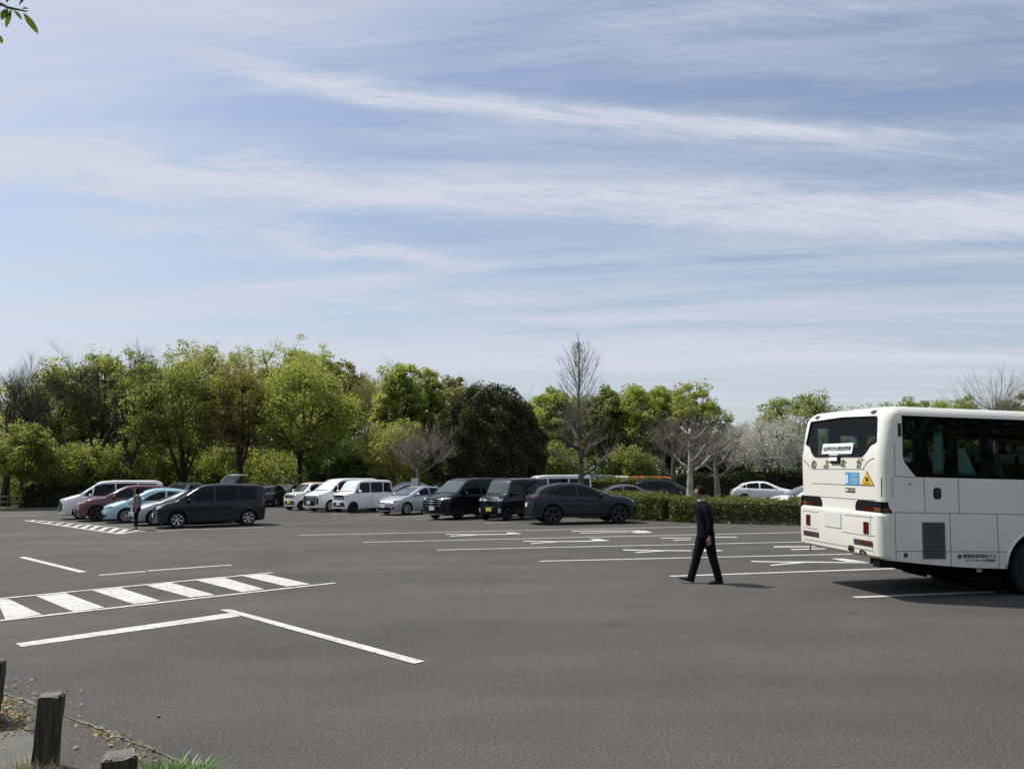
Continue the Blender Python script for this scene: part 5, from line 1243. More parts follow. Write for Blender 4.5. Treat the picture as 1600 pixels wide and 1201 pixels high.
# seats (backs of each pair), with pale head covers
for k in range(9):
    x = .75 + k * .86
    for sg in (-1, 1):
        mb = MB()
        for yy_ in (.42, .90):
            b0 = len(mb.v)
            mb.box((x, sg * yy_, 1.72), (.46, .43, .14)); mb.box((x - .24, sg * yy_, 2.02), (.13, .43, .72), R=Matrix.Rotation(radians(-10), 3, 'Y'))
        so_ = mb.obj('passenger_seat', M_seatf, bus)
        hb = MB()
        for yy_ in (.42, .90): hb.box((x - .31, sg * yy_, 2.32), (.15, .34, .16), R=Matrix.Rotation(radians(-10), 3, 'Y'))
        hb.obj('head_cover', M_whites if k != 2 else M_curt, so_)
# curtains bunched at the pillars
def curtain(x0, x1, z0, z1, xs0, xs1, sg=-1):
    v, f = [], []; n = 14
    for j in range(7):
        t = j / 6
        for i in range(n + 1):
            s = i / n; xx = (x0 + (x1 - x0) * s) * (1 - t) + (xs0 + (xs1 - xs0) * s) * t
            v.append((xx, sg * (BW - .12) + .018 * sin(s * 26 + t), z0 + (z1 - z0) * t))
    for j in range(6):
        for i in range(n): a = j * (n + 1) + i; f.append((a, a + 1, a + n + 2, a + n + 1))
    o = mesh_obj('curtain', v, f, M_curt, bus, smooth=True); md = o.modifiers.new('s', 'SOLIDIFY'); md.thickness = .006
curtain(1.47, 1.79, 2.0, 2.45, 1.39, 1.58)
curtain(.98, 1.18, 1.99, 2.80, 1.04, 1.18)
curtain(5.0, 5.4, 1.99, 2.8, 5.2, 5.4)
MB().box((.50, -BW + .10, 2.24), (.13, .02, .08)).obj('window_sticker', M_whites, bus)
# panel gaps on the visible side, and the same on the far side
SL = [[(.20, 1.40), (8.8, 1.40)], [(.20, .80), (2.17, .80)], [(.20, .66), (.20, 1.40)], [(.73, 1.40), (.72, 1.955)], [(1.34, 1.40), (1.335, 1.955)], [(1.165, 1.40), (1.165, .57)], [(2.02, 1.40), (2.02, .535)],
      [(.215, 1.97), (.225, 2.935), (.355, 2.94)], [(.215, 1.97), (.575, 1.955)], [(3.6, 1.4), (3.6, .54)], [(4.9, 1.4), (4.9, .5)], [(3.0, 1.4), (3.0, 1.95)], [(4.6, 1.4), (4.6, 1.95)]]
for l in SL:
    for sg in (-1, 1): D(ribbon(l, .0095), 'y', sg, M_line, 'panel_gap', .0015, thick=.006, step=.5)
D(ribbon(rrect(.03, 1.635, .165, 1.94, .01) + [(.165, 1.93)], .007), 'y', -1, M_line, 'panel_gap', .0015, thick=.006)
D(rrect(.285, 2.60, .345, 2.81, .008), 'y', -1, M_greyp, 'air_vent', .004)
for i in range(5): D(ribbon([(.295 + i * .011, 2.615), (.295 + i * .011, 2.80)], .004), 'y', -1, M_ink, 'vent_slot', .010, thick=.004)
D(rrect(.885, 1.62, 1.02, 1.80, .05, 6), 'y', -1, M_plastic, 'filler_recess', .006)
D(rrect(.91, 1.645, .995, 1.78, .035, 6), 'y', -1, M_rimd, 'recess_latch', .012)
D([(.47 + .016 * cos(t), 1.85 + .016 * sin(t)) for t in np.linspace(0, 6.28, 12)[:-1]], 'y', -1, M_ink, 'lock', .006)
D(rrect(.665, .68, 1.07, 1.255, .012), 'y', -1, M_greyp, 'radiator_grille', .006)
for i in range(13): D(ribbon([(.70, .72 + i * .041), (1.035, .72 + i * .041)], .010), 'y', -1, M_plastic, 'grille_slot', .011, thick=.005)
for (cx, cz, r_) in ((.365, .735, .036), (1.315, .723, .032)):
    D([(cx + r_ * cos(t), cz + r_ * sin(t)) for t in np.linspace(0, 6.28, 18)[:-1]], 'y', -1, M_ink, 'round_cap', .008)
# rear details
for l in ([(.83, 2.05), (-.78, 2.065)], [(.83, 1.79), (-.80, 1.80)], [(1.18, 1.555), (.72, 1.56), (-.66, 1.565), (-1.20, 1.575)]):
    D(ribbon(l, .011), 'x', -1, M_line, 'panel_gap', .0015, thick=.006)
D(ribbon([(-.74, 2.07)] + curve_pts((-.74, 2.07), (-.88, 2.24), (-1.05, 2.245)), .016), 'x', -1, M_line, 'panel_gap', .0015, thick=.006)
D(ribbon([(.87, 2.07)] + curve_pts((.87, 2.07), (.98, 2.20), (1.10, 2.21)), .016), 'x', -1, M_line, 'panel_gap', .0015, thick=.006)
for l in ([(1.18, 1.275), (.52, 1.28)], [(-.28, 1.29), (-1.20, 1.30)], [(1.16, .975), (.56, .975)], [(-.20, 1.0), (-.95, 1.0), (-1.235, 1.02)], [(-.98, 1.34), (-.98, 1.0)], [(-.93, .98), (-1.06, .70)], [(1.0, .76), (-1.02, .77)]):
    D(ribbon(l, .010), 'x', -1, M_line, 'bumper_gap', .0015, thick=.006)
def blob_corner(poly, name, m, off): return D(poly, 'x', -1, m, name, off, step=.06)
for sg in (1, -1):
    lamp = blob_corner([(sg * y, z) for y, z in ((.50, 1.385), (.495, 1.45), (.52, 1.52), (.58, 1.56), (1.0, 1.56), (1.225, 1.555), (1.232, 1.40), (1.20, 1.385))], 'tail_lamp_housing', M_plastic, .006)
    D([(sg * y, z) for y, z in ((.70, 1.40), (.72, 1.465), (.98, 1.465), (.98, 1.40))], 'x', -1, M_lampr2, 'brake_lens', .014, step=.06)
    D([(sg * y, z) for y, z in ((.99, 1.40), (.99, 1.465), (1.18, 1.46), (1.20, 1.40))], 'x', -1, M_lampa2, 'indicator_lens', .014, step=.06)
    D([(.0, 1.385), (.0, 1.56), (.035, 1.555), (.11, 1.47), (.165, 1.385)], 'y', sg, M_plastic, 'tail_lamp_side', .006, step=.05)
    D([(.04, 1.40), (.04, 1.46), (.09, 1.46), (.13, 1.40)], 'y', sg, M_lampa2, 'indicator_side', .012, step=.05)
    D([(sg * y, z) for y, z in ((.80, 1.03), (.80, 1.22), (.93, 1.22), (.93, 1.03))], 'x', -1, M_lampr, 'rear_reflector', .012)
    D(rrect(*((.52, .835, 1.03, .925) if sg > 0 else (-1.03, .835, -.52, .925)), .012), 'x', -1, M_line, 'fog_lamp_surround', .006)
    D(rrect(*((.74, .85, 1.01, .91) if sg > 0 else (-1.01, .85, -.74, .91)), .008), 'x', -1, M_lampr, 'fog_lamp', .014)
    D(rrect(*((.54, .85, .72, .91) if sg > 0 else (-.72, .85, -.54, .91)), .008), 'x', -1, M_lampd, 'reversing_lamp', .014)
    D(rrect(*((.78, 2.985, .90, 3.035) if sg > 0 else (-.90, 2.985, -.78, 3.035)), .02), 'x', -1, M_lampr, 'marker_lamp', .02, thick=.03)
D(rrect(-.17, 1.06, .33, 1.31, .015), 'x', -1, M_plate, 'number_plate', .012)
# paper sheet with the school's name, taped over the window foot, its stem and the camera
D([(.47, 2.325), (-.44, 2.325), (-.455, 2.505), (.455, 2.505)], 'x', -1, M_sheet, 'paper_sign', .016)
D([(.235, 2.19), (-.025, 2.19), (-.025, 2.33), (.235, 2.33)], 'x', -1, M_sheet, 'paper_sign_stem', .010)
D([(.17, 2.155), (-.10, 2.155), (-.10, 2.28), (-.03, 2.28), (-.03, 2.205), (.17, 2.205)], 'x', -1, M_plastic, 'rear_camera', .024, thick=.035)
def text(body, size, m, name, parent, origin, ex, ey, width=None, ext=.0015, center=True, bold=0.0, shear=0.0):
    """lettering standing on a plane spanned by ex (reading direction) and ey (up), a mesh of its own"""
    c = bpy.data.curves.new(name, 'FONT'); c.body = body; c.size = size; c.extrude = ext; c.offset = bold; c.shear = shear
    if center: c.align_x = 'CENTER'; c.align_y = 'CENTER'
    o = bpy.data.objects.new(name, c); COL.objects.link(o); bpy.context.view_layer.update()
    me = bpy.data.meshes.new_from_object(o.evaluated_get(bpy.context.evaluated_depsgraph_get())); bpy.data.objects.remove(o)
    w = max(q.co.x for q in me.vertices) - min(q.co.x for q in me.vertices); k = (width / w) if width else 1
    ex, ey = Vector(ex).normalized(), Vector(ey).normalized(); ez = ex.cross(ey); og = Vector(origin)
    for q in me.vertices: q.co = og + ex * q.co.x * k + ey * q.co.y + ez * q.co.z
    me.materials.clear(); me.materials.append(m)
    ob = bpy.data.objects.new(name, me); COL.objects.link(ob); ob.parent = parent; return ob
up_r = Vector((.17, 0, 1))
def rx(z): return xrear(z)
text('名古屋市立守山特別支援学校', .085, M_ink, 'sign_lettering', bus, (rx(2.41) - .024, 0.005, 2.412), (0, -1, 0), (.14, 0, 1), .84, bold=.001)
for ch_, y, z in (('の', .735, 2.13), ('ぶ', .33, 2.135), ('な', -.19, 2.145), ('が', -.645, 2.15)):
    text(ch_, .18, M_gold, 'gold_letter', bus, (rx(z) - .008, y, z), (0, -1, 0), (0, 0, 1), bold=.004, shear=.12)
# stickers
D(rrect(-.63, 1.80, -.24, 2.015, .006), 'x', -1, M_blues, 'blue_sticker', .006)
D([(-.288 + .042 * cos(t), 1.925 + .055 * sin(t)) for t in np.linspace(0, 6.28, 16)[:-1]], 'x', -1, M_whites, 'sticker_figure', .010, thick=.003)
D([(-.288 + .045 * cos(t), 1.855 + .030 * sin(t)) for t in np.linspace(0, 6.28, 16)[:-1]], 'x', -1, M_whites, 'sticker_figure', .010, thick=.003)
for (z, ya, yb) in ((1.985, -.41, -.60), (1.950, -.42, -.58), (1.905, -.40, -.61), (1.875, -.40, -.61), (1.835, -.43, -.60)):
    x_ = ya
    random.seed(int(z * 1000))
    while x_ > yb:
        w_ = random.uniform(.015, .04); D(rrect(max(x_ - w_, yb), z - .006, x_, z + .006, .002), 'x', -1, M_whites, 'sticker_line', .010, thick=.003, step=9); x_ -= w_ + .012
D([(-.665, 1.80), (-1.03, 1.80), (-.848, 2.04)], 'x', -1, M_ink, 'triangle_sticker_border', .005, thick=.004)
D([(-.690, 1.812), (-1.006, 1.812), (-.848, 2.018)], 'x', -1, M_yels, 'triangle_sticker', .008, thick=.004)
for (y, z, h) in ((-.825, 1.905, .075), (-.872, 1.902, .070)):
    D([(y - .014, z - h * .5), (y + .012, z - h * .5), (y + .018, z + h * .2), (y + .008, z + h * .55), (y - .010, z + h * .55), (y - .02, z + h * .1)], 'x', -1, M_ink, 'sticker_figure', .012, thick=.003)
D(ribbon([(-.76, 1.838), (-.935, 1.838)], .010), 'x', -1, M_ink, 'sticker_line', .012, thick=.003)
D(rrect(-.50, 1.675, -.23, 1.75, .004), 'x', -1, M_greyp, 'maker_badge', .006)
D(rrect(-.30, 1.69, -.25, 1.735, .004), 'x', -1, M_whites, 'badge_mark', .010, thick=.003)
D(ribbon([(-.33, 1.714), (-.49, 1.714)], .008), 'x', -1, M_whites, 'badge_mark', .010, thick=.003)
text('尾張信長観光バス', .070, M_ink, 'side_lettering', bus, (1.675, -BW - .004, .727), (1, 0, 0), (0, 0, 1), .60, bold=.0008)
text('セントラルサービス㈱ 営業部', .042, M_ink, 'side_lettering', bus, (1.69, -BW - .004, .662), (1, 0, 0), (0, 0, 1), .53, bold=.0003)
# bumper fittings
D(rrect(-.52, .70, -.36, .80, .03), 'x', -1, M_ink, 'tow_hook_recess', .004)
MB().tube([(-.07, -.44 - .04, .73), (-.09, -.44, .76), (-.07, -.40, .73)], .014, 6).obj('tow_hook', M_plastic, bus, smooth=True)
MB().tube([(-.05 - .03 * sin(t), -.78 + .07 * cos(t), .70 + .055 * sin(t)) for t in np.linspace(0, 3.14, 9)], .016, 6, False).obj('tow_eye', M_plastic, bus, smooth=True)
MB().box((.10, -1.02, .585), (.18, .17, .12)).obj('exhaust_end', M_plastic, bus)
MB().tube([(.02, .93, .66), (.02, .93, .55)], .012, 5).obj('earth_strap', M_plastic, bus)
mb = MB(); mb.box((1.25, 0, .74), (1.9, 1.9, .2)); mb.box((1.78, .45, .46), (.85, 1.35, .30)); mb.box((3.9, .5, .44), (1.0, 1.3, .32)); mb.box((4.9, 0, .62), (2.6, 2.1, .3)); mb.tube([(2.8, -1.0, .5), (2.8, 1.0, .5)], .09, 8); mb.tube([(7.0, -1.0, .5), (7.0, 1.0, .5)], .07, 8); mb.box((1.7, -.9, .46), (.3, .12, .06))  # two low boxes off centre are added to block light and hide sunlit ground
mb.obj('chassis_and_blockers', M_under, bus)
MB().box((1.86, -.98, .47), (.10, .06, .05)).obj('bracket', M_chrome, bus)
for sg in (-1, 1): MB().box((2.10, sg * .88, .36), (.02, .66, .44)).obj('shade_screen', M_under, bus)  # dark screens added to hide the far wheels, in place of deep shade
# mud-guard lip round the near arch, wheels
for sg in (-1, 1):
    for xw in (2.80, 7.0):
        pts = [(xw + .655 * cos(t), sg * (BW + .003), .50 + .655 * sin(t)) for t in np.linspace(radians(6), radians(174), 26)]
        MB().tube(pts, .022, 6, True).obj('arch_lip', M_cream, bus, smooth=True)
for xw, rz_ in ((2.80, .47), (7.0, .47)):
    for sg in (-1, 1):
        w_ = wheel(bus, xw, sg * (BW - .20), .47, .27, sg, M_rimd, (8, .10, 'plain'), rr=.29)
        w_.location.z = .04 if xw < 4 else .17
        if xw < 4:
            w2 = wheel(bus, xw, sg * (BW - .52), .47, .27, sg, M_rimd, (8, .10, 'plain'), rr=.29); w2.location.z = .04
# far mirrors at the front
for sg in (-1, 1):
    m_ = MB().tube([(BL - .25, sg * 1.2, 2.75), (BL + .15, sg * 1.42, 2.80), (BL + .22, sg * 1.45, 2.55)], .02, 6).obj('mirror_arm', M_plastic, bus, smooth=True)
    MB().box((BL + .2, sg * 1.45, 2.35), (.09, .2, .4)).obj('mirror_head', M_plastic, m_)
# ================================================================ PEOPLE
M_skin = mat('skin', (.30, .18, .125), .6, spec=.3, fn=varied((.30, .18, .125), .08, 12))
M_hair = mat('black_hair', (.006, .005, .005), .8, spec=.15)
M_suit = mat('dark_suit', (.004, .005, .009), .9, spec=.12, fn=varied((.004, .005, .009), .3, 8))
M_trous = mat('dark_trousers', (.0065, .0065, .007), .9, spec=.12, fn=varied((.0065, .0065, .007), .3, 8))
M_shirt = mat('white_shirt', (.35, .37, .42), .8)
M_shoe = mat('black_shoe', (.010, .010, .010), .25)
M_top = mat('grey_top', (.20, .17, .18), .85, spec=.2)
def skinned(name, joints, edges, mats, parent, root_i=0, sub=2, loc=None):
    """joints: list of (x,y,z,r[,r2]); edges index pairs -> one continuous surface"""
    me = bpy.data.meshes.new(name); me.from_pydata([j[:3] for j in joints], edges, [])
    o = bpy.data.objects.new(name, me); COL.objects.link(o)
    o.modifiers.new('skin', 'SKIN')
    if not me.skin_vertices:
        me.update()
    sv = me.skin_vertices[0].data if me.skin_vertices else None
    if sv is None:
        bpy.context.view_layer.objects.active = o
    for i, j in enumerate(joints):
        sv[i].radius = (j[3], j[4] if len(j) > 4 else j[3]); sv[i].use_root = (i == root_i)
    s = o.modifiers.new('sub', 'SUBSURF'); s.levels = sub; s.render_levels = sub
    bpy.context.view_layer.update()
    m2 = bpy.data.meshes.new_from_object(o.evaluated_get(bpy.context.evaluated_depsgraph_get()))
    o.modifiers.clear(); o.data = m2; m2.materials.clear()
    for m in (mats if isinstance(mats, list) else [mats]): m2.materials.append(m)
    m2.shade_smooth(); o.parent = parent
    return o
def swept(name, J, E, m, parent):
    """closed limbs swept along the joints, fused afterwards into one surface by merge_head"""
    bm = bmesh.new()
    for j in J:
        r = sum(j[3:]) / len(j[3:]) if len(j) > 3 else .03
        q = bmesh.ops.create_icosphere(bm, subdivisions=2, radius=r * 1.02)
        for v in q['verts']: v.co += Vector(j[:3])
    for a, b_ in E:
        A, B = Vector(J[a][:3]), Vector(J[b_][:3]); ra, rb = (sum(J[k][3:]) / len(J[k][3:]) for k in (a, b_)); d = B - A
        if d.length < 1e-4: continue
        rot_ = d.to_track_quat('Z', 'Y').to_matrix().to_4x4()
        bmesh.ops.create_cone(bm, cap_ends=True, segments=14, radius1=ra, radius2=rb, depth=d.length, matrix=Matrix.Translation((A + B) / 2) @ rot_)
    return bm_obj(name, bm, m, parent, 60)
def chain(J, E, pts, start=None):
    prev = start
    for p in pts:
        J.append(p); k = len(J) - 1
        if prev is not None: E.append((prev, k))
        prev = k
    return prev
def hand(J, E, wrist, i_wr, fwd_, side_, s=1.0):
    """palm, four unequal curled fingers and a side thumb; fwd_ = direction of the hand, side_ = towards the thumb"""
    f = Vector(fwd_).normalized(); sd_ = Vector(side_); sd_ = (sd_ - f * sd_.dot(f)).normalized(); n = f.cross(sd_)
    w = Vector(wrist)
    palm = w + f * .045 * s; J.append((*palm, .026 * s, .020 * s)); ip = len(J) - 1; E.append((i_wr, ip))
    k2 = w + f * .085 * s; J.append((*k2, .034 * s, .015 * s)); ik = len(J) - 1; E.append((ip, ik))
    for i, L in enumerate((.070, .080, .074, .058)):
        o = (1.5 - i) * .019 * s; b_ = k2 + sd_ * o + f * .012
        pts = [b_ + f * L * .35 * s, b_ + f * L * .75 * s + n * .012 * s, b_ + f * L * .95 * s + n * .032 * s]
        chain(J, E, [(*p, .0085 * s) for p in pts], ik)
    t0 = palm + sd_ * .03 * s
    chain(J, E, [(*(t0 + f * .01), .011 * s), (*(t0 + f * .04 * s + sd_ * .016 * s), .010 * s), (*(t0 + f * .065 * s + sd_ * .014 * s + n * .01), .0085 * s)], ip)

def head_mesh(parent, c, yaw, m_skin, m_hair, hair_long=False, s=1.0, lean=0.0):
    """head with face relief, built facing local -x then turned"""
    bm = bmesh.new(); bmesh.ops.create_uvsphere(bm, u_segments=32, v_segments=24, radius=1)
    for v in bm.verts:
        x, y, z = v.co   # -x is the face
        X_ = x * .095; Y_ = y * .076; Z_ = z * .118
        if z < 0: k = 1 + z * .28; Y_ *= k; X_ *= (1 + z * .10 if x < 0 else 1 + z * .35)
        if x < 0:
            nose = math.exp(-((y / .20) ** 2) - ((z + .14) / .24) ** 2); X_ -= .020 * nose
            brow = math.exp(-((y / .6) ** 2) - ((z - .18) / .10) ** 2); X_ -= .005 * brow
            for e in (-.36, .36): X_ += .008 * math.exp(-(((y - e) / .2) ** 2) - ((z - .02) / .10) ** 2)
            X_ -= .006 * math.exp(-((y / .30) ** 2) - ((z + .50) / .07) ** 2) - .004 * math.exp(-((y / .3) ** 2) - ((z + .40) / .05) ** 2)
            X_ -= .010 * math.exp(-((y / .35) ** 2) - ((z + .82) / .16) ** 2)
        v.co = (X_, Y_, Z_)
    for sg in (-1, 1):
        r = bmesh.ops.create_uvsphere(bm, u_segments=10, v_segments=8, radius=1)
        for v in r['verts']: v.co = Vector((v.co.x * .018 + .008, v.co.y * .008 + sg * .074, v.co.z * .032 - .008))
    return bm
def person_parts(root, head_c, yaw, hair_long, s=1.0):
    Rm = Matrix.Translation(head_c) @ Matrix.Rotation(yaw, 4, 'Z') @ Matrix.Scale(s, 4)
    bm = bmesh.new(); bmesh.ops.create_uvsphere(bm, u_segments=28, v_segments=20, radius=1)
    for v in bm.verts:
        x, y, z = v.co; n = .5 * sin(x * 9 + y * 7) * sin(z * 8)
        v.co = Vector((x * .106 + .010 + n * .004, y * .087 + n * .003, z * .112 + .022))
    kill = [v for v in bm.verts if (v.co.x < -.045 and v.co.z < .062) or v.co.z < -(.16 if hair_long else .05)]
    bmesh.ops.delete(bm, geom=kill, context='VERTS')
    if hair_long:
        for v in bm.verts:
            if v.co.z < 0 and v.co.x > -.03: v.co.z *= 2.0; v.co.x += .01
    ret = bmesh.ops.solidify(bm, geom=bm.faces[:], thickness=.012)
    bm.transform(Rm); return bm_obj('hair', bm, M_hair, root, 60)
def face_details(root, head_c, yaw, s=1.0):
    Rm = Matrix.Translation(head_c) @ Matrix.Rotation(yaw, 4, 'Z') @ Matrix.Scale(s, 4)
    bm = bmesh.new()
    for sg in (-1, 1):
        r = bmesh.ops.create_uvsphere(bm, u_segments=10, v_segments=8, radius=1)
        for v in r['verts']: v.co = Vector((v.co.x * .007 - .085, v.co.y * .014 + sg * .029, v.co.z * .006 + .004))
    bm.transform(Rm); bm_obj('eyes', bm, M_ink, root, 60)
    bm = bmesh.new(); r = bmesh.ops.create_uvsphere(bm, u_segments=10, v_segments=8, radius=1)
    for v in r['verts']: v.co = Vector((v.co.x * .006 - .094, v.co.y * .022, v.co.z * .005 - .054))
    bm.transform(Rm); bm_obj('lips', bm, mat('lips', (.30, .12, .10), .5), root, 60)

def shoe(root, heel, toe_dir, pitch, m, s=1.0):
    """shoe resting its heel at 'heel'"""
    mb = MB(); d = Vector(toe_dir).normalized(); sd_ = Vector((-d.y, d.x, 0)); rings = []
    for (t, w, h) in ((-.02, .030, .055), (.03, .040, .075), (.09, .042, .078), (.15, .046, .055), (.21, .048, .045), (.255, .040, .036), (.285, .016, .02)):
        c = Vector(heel) + (d * cos(pitch) + Vector((0, 0, sin(pitch)))) * t * s; ring = []
        upn = (Vector((0, 0, cos(pitch))) - d * sin(pitch))
        for k in range(10):
            a = 2 * pi * k / 10; ring.append(c + sd_ * cos(a) * w * s + upn * max(0, (sin(a) * .5 + .5)) * h * s)
        rings.append(ring)
    for r in rings: mb.v += [tuple(p) for p in r]
    for i in range(len(rings) - 1):
        for k in range(10): mb.f.append((i * 10 + k, i * 10 + (k + 1) % 10, (i + 1) * 10 + (k + 1) % 10, (i + 1) * 10 + k))
    mb.f += [tuple(range(10)), tuple(60 + k for k in range(10))]
    return mb.obj('shoe', m, root, smooth=True)

def merge_head(o, bm, Rm):
    """join head geometry into the body mesh so that the body stays one surface"""
    bm.transform(Rm); k = bmesh.new(); k.from_mesh(o.data); bmesh.ops.recalc_face_normals(k, faces=k.faces)
    tmp = bpy.data.meshes.new('t'); bm.to_mesh(tmp); bm.free(); k.from_mesh(tmp); k.to_mesh(o.data); k.free(); bpy.data.meshes.remove(tmp)
    md = o.modifiers.new('u', 'REMESH'); md.mode = 'VOXEL'; md.voxel_size = .0042; md.use_smooth_shade = True
    bpy.context.view_layer.update()
    me = bpy.data.meshes.new_from_object(o.evaluated_get(bpy.context.evaluated_depsgraph_get())); 
    k = bmesh.new(); k.from_mesh(me); k.verts.ensure_lookup_table(); seen = set(); best = []
    for v0 in k.verts:       # keep the one connected surface, drop crumbs left by the remesh
        if v0.index in seen: continue
        isl_, st_ = [], [v0]; seen.add(v0.index)
        while st_:
            q = st_.pop(); isl_.append(q)
            for e in q.link_edges:
                w = e.other_vert(q)
                if w.index not in seen: seen.add(w.index); st_.append(w)
        if len(isl_) > len(best): best = isl_
    keep = set(v.index for v in best)
    bmesh.ops.delete(k, geom=[v for v in k.verts if v.index not in keep], context='VERTS'); k.to_mesh(me); k.free()
    o.modifiers.clear(); o.data = me; me.materials.clear(); me.materials.append(M_skin); me.shade_smooth()

# --- the man in the dark suit, mid-stride towards the left ---
man = empty('person', (3.53, 14.42, 0), 0.0, 'Man in a dark suit walking left across the car park', 'person')
# local frame: he walks along -x; +y is away from the camera (his right side)
hipz = .90; RL = (-.33, .07); # front foot x, y
J, E = [], []
J.append((0.02, 0, .97, .125, .095))
sp_i = chain(J, E, [(0.015, 0, 1.12, .120, .085), (0.0, 0, 1.27, .130, .095), (-.01, 0, 1.40, .120, .08), (-.02, 0, 1.475, .055, .055), (-.03, 0, 1.545, .05, .05), (-.035, 0, 1.60, .055, .055)], 0)
chain(J, E, [(-.03, .085, .88, .080), (-.13, .09, .50, .058), (-.155, .09, .38, .052), (-.245, .085, .09, .036), (-.28, .085, .055, .03)], 0)
chain(J, E, [(.055, -.085, .88, .080), (.11, -.09, .50, .058), (.14, -.09, .38, .052), (.215, -.085, .09, .036), (.19, -.085, .05, .03)], 0)
sR = chain(J, E, [(-.01, .175, 1.39, .052), (.055, .235, 1.14, .040), (-.03, .235, .90, .028)], 3)
sL = chain(J, E, [(0.0, -.175, 1.39, .052), (.065, -.238, 1.13, .040), (.035, -.238, .87, .028)], 3)
hand(J, E, J[sR][:3], sR, (-.25, 0, -1), (-1, 0, 0)); hand(J, E, J[sL][:3], sL, (-.05, 0, -1), (-1, 0, 0))
body = swept('body', J, E, M_skin, man)
HC_ = Vector((-.05, 0, 1.655)); yawm = radians(-12)
merge_head(body, head_mesh(None, None, 0, None, None), Matrix.Translation(HC_) @ Matrix.Rotation(yawm, 4, 'Z'))
person_parts(man, HC_, yawm, False); face_details(man, HC_, yawm)
def loft(mb, rings, k=20, wr=.004, seed=0):
    """closed stack of ellipses: (z, cx, cy, rx, ry)"""
    base = len(mb.v)
    for i, (z, cx, cy, rx_, ry_) in enumerate(rings):
        for j in range(k):
            t = 2 * pi * j / k; w = 1 + wr / .15 * sin(t * 5 + z * 31 + seed) * (.6 + .4 * sin(z * 57))
            mb.v.append((cx + rx_ * w * cos(t), cy + ry_ * w * sin(t), z + wr * sin(3 * t + i)))
    for i in range(len(rings) - 1):
        for j in range(k): mb.f.append((base + i * k + j, base + i * k + (j + 1) % k, base + (i + 1) * k + (j + 1) % k, base + (i + 1) * k + j))
    mb.f += [tuple(base + j for j in reversed(range(k))), tuple(base + (len(rings) - 1) * k + j for j in range(k))]
mb = MB()
loft(mb, [(.795, .03, 0, .150, .195), (.80, .03, 0, .158, .200), (.90, .028, 0, .156, .198), (1.0, .024, 0, .150, .188), (1.10, .018, 0, .142, .180), (1.20, .010, 0, .146, .190), (1.30, .0, 0, .150, .205), (1.38, -.006, 0, .140, .210), (1.43, -.012, 0, .118, .185), (1.465, -.018, 0, .090, .120), (1.49, -.024, 0, .070, .075)])
for sg, el, wr_ in ((1, (.055, .235, 1.14), (-.03, .235, .915)), (-1, (.065, -.238, 1.13), (.035, -.238, .885))):
    sh0 = Vector((-.005, sg * .185, 1.405)); e_ = Vector(el); w0 = Vector(wr_)
    mb.tube([sh0 + Vector((0, -sg * .05, .01)), sh0, sh0.lerp(e_, .5) + Vector((0, sg * .008, 0)), e_, e_.lerp(w0, .5), w0], [.05, .076, .070, .062, .056, .050], 12)
mb.obj('suit_jacket', M_suit, man, smooth=True)
mb = MB()
loft(mb, [(.84, .02, 0, .135, .17), (.90, .02, 0, .135, .165), (.97, .02, 0, .125, .155)], wr=.002)
mb.tube([(.01, .075, .92), (-.03, .082, .80), (-.075, .088, .65), (-.128, .09, .50), (-.155, .09, .38), (-.205, .088, .24), (-.250, .085, .10), (-.258, .085, .065)], [.11, .108, .094, .082, .076, .071, .070, .070], 14)
mb.tube([(.03, -.075, .92), (.062, -.080, .80), (.088, -.086, .65), (.112, -.09, .50), (.142, -.09, .38), (.178, -.088, .24), (.212, -.085, .10), (.220, -.085, .06)], [.11, .108, .094, .082, .076, .071, .070, .070], 14)
mb.obj('suit_trousers', M_trous, man, smooth=True)
MB().tube([(-.03, 0, 1.475), (-.035, 0, 1.535)], [.070, .060], 14).obj('shirt_collar', M_shirt, man, smooth=True)
shoe(man, (-.225, .085, 0.01), (-1, .05, 0), radians(14), M_shoe)
shoe(man, (.265, -.085, 0.005), (-1, -.04, 0), radians(0), M_shoe)

# --- the person standing at the open side of the light blue car ---
wp = empty('person', (-14.70, 30.35, 0), radians(25), 'Person in a grey top standing before the light blue car', 'person')
J, E = [], []
J.append((0, 0, .90, .12, .09))
nk = chain(J, E, [(0, 0, 1.05, .105, .075), (0, 0, 1.20, .125, .085), (0, 0, 1.31, .115, .07), (-.01, 0, 1.375, .045), (-.015, 0, 1.43, .045)], 0)
chain(J, E, [(0, .08, .82, .085), (-.01, .085, .46, .055), (0, .085, .08, .034), (-.03, .085, .05, .028)], 0)
chain(J, E, [(0, -.08, .82, .085), (-.01, -.085, .46, .055), (.02, -.085, .08, .034), (-.01, -.085, .05, .028)], 0)
a1 = chain(J, E, [(0, .165, 1.32, .048), (.03, .20, 1.07, .038), (-.15, .17, 1.0, .027)], 3)
a2 = chain(J, E, [(0, -.165, 1.32, .048), (.03, -.20, 1.07, .038), (-.02, -.19, .85, .027)], 3)
hand(J, E, J[a1][:3], a1, (-1, -.1, .1), (0, 0, 1), .95); hand(J, E, J[a2][:3], a2, (-.1, 0, -1), (-1, 0, 0), .95)
b2 = swept('body', J, E, M_skin, wp)
H2 = Vector((-.035, 0, 1.50))
merge_head(b2, head_mesh(None, None, 0, None, None), Matrix.Translation(H2) @ Matrix.Scale(.95, 4))
person_parts(wp, H2, 0, True, .97); face_details(wp, H2, 0, .95)
J, E = [], []
J.append((0.0, 0.0, 0.93, 0.1584, 0.126)); chain(J, E, [(0.0, 0.0, 1.06, 0.1464, 0.108), (0.0, 0.0, 1.2, 0.168, 0.12), (0.0, 0.0, 1.31, 0.15, 0.102), (-0.005, 0.0, 1.36, 0.084)], 0)
chain(J, E, [(0.0, 0.0, 0.84, 0.168, 0.132)], 0)
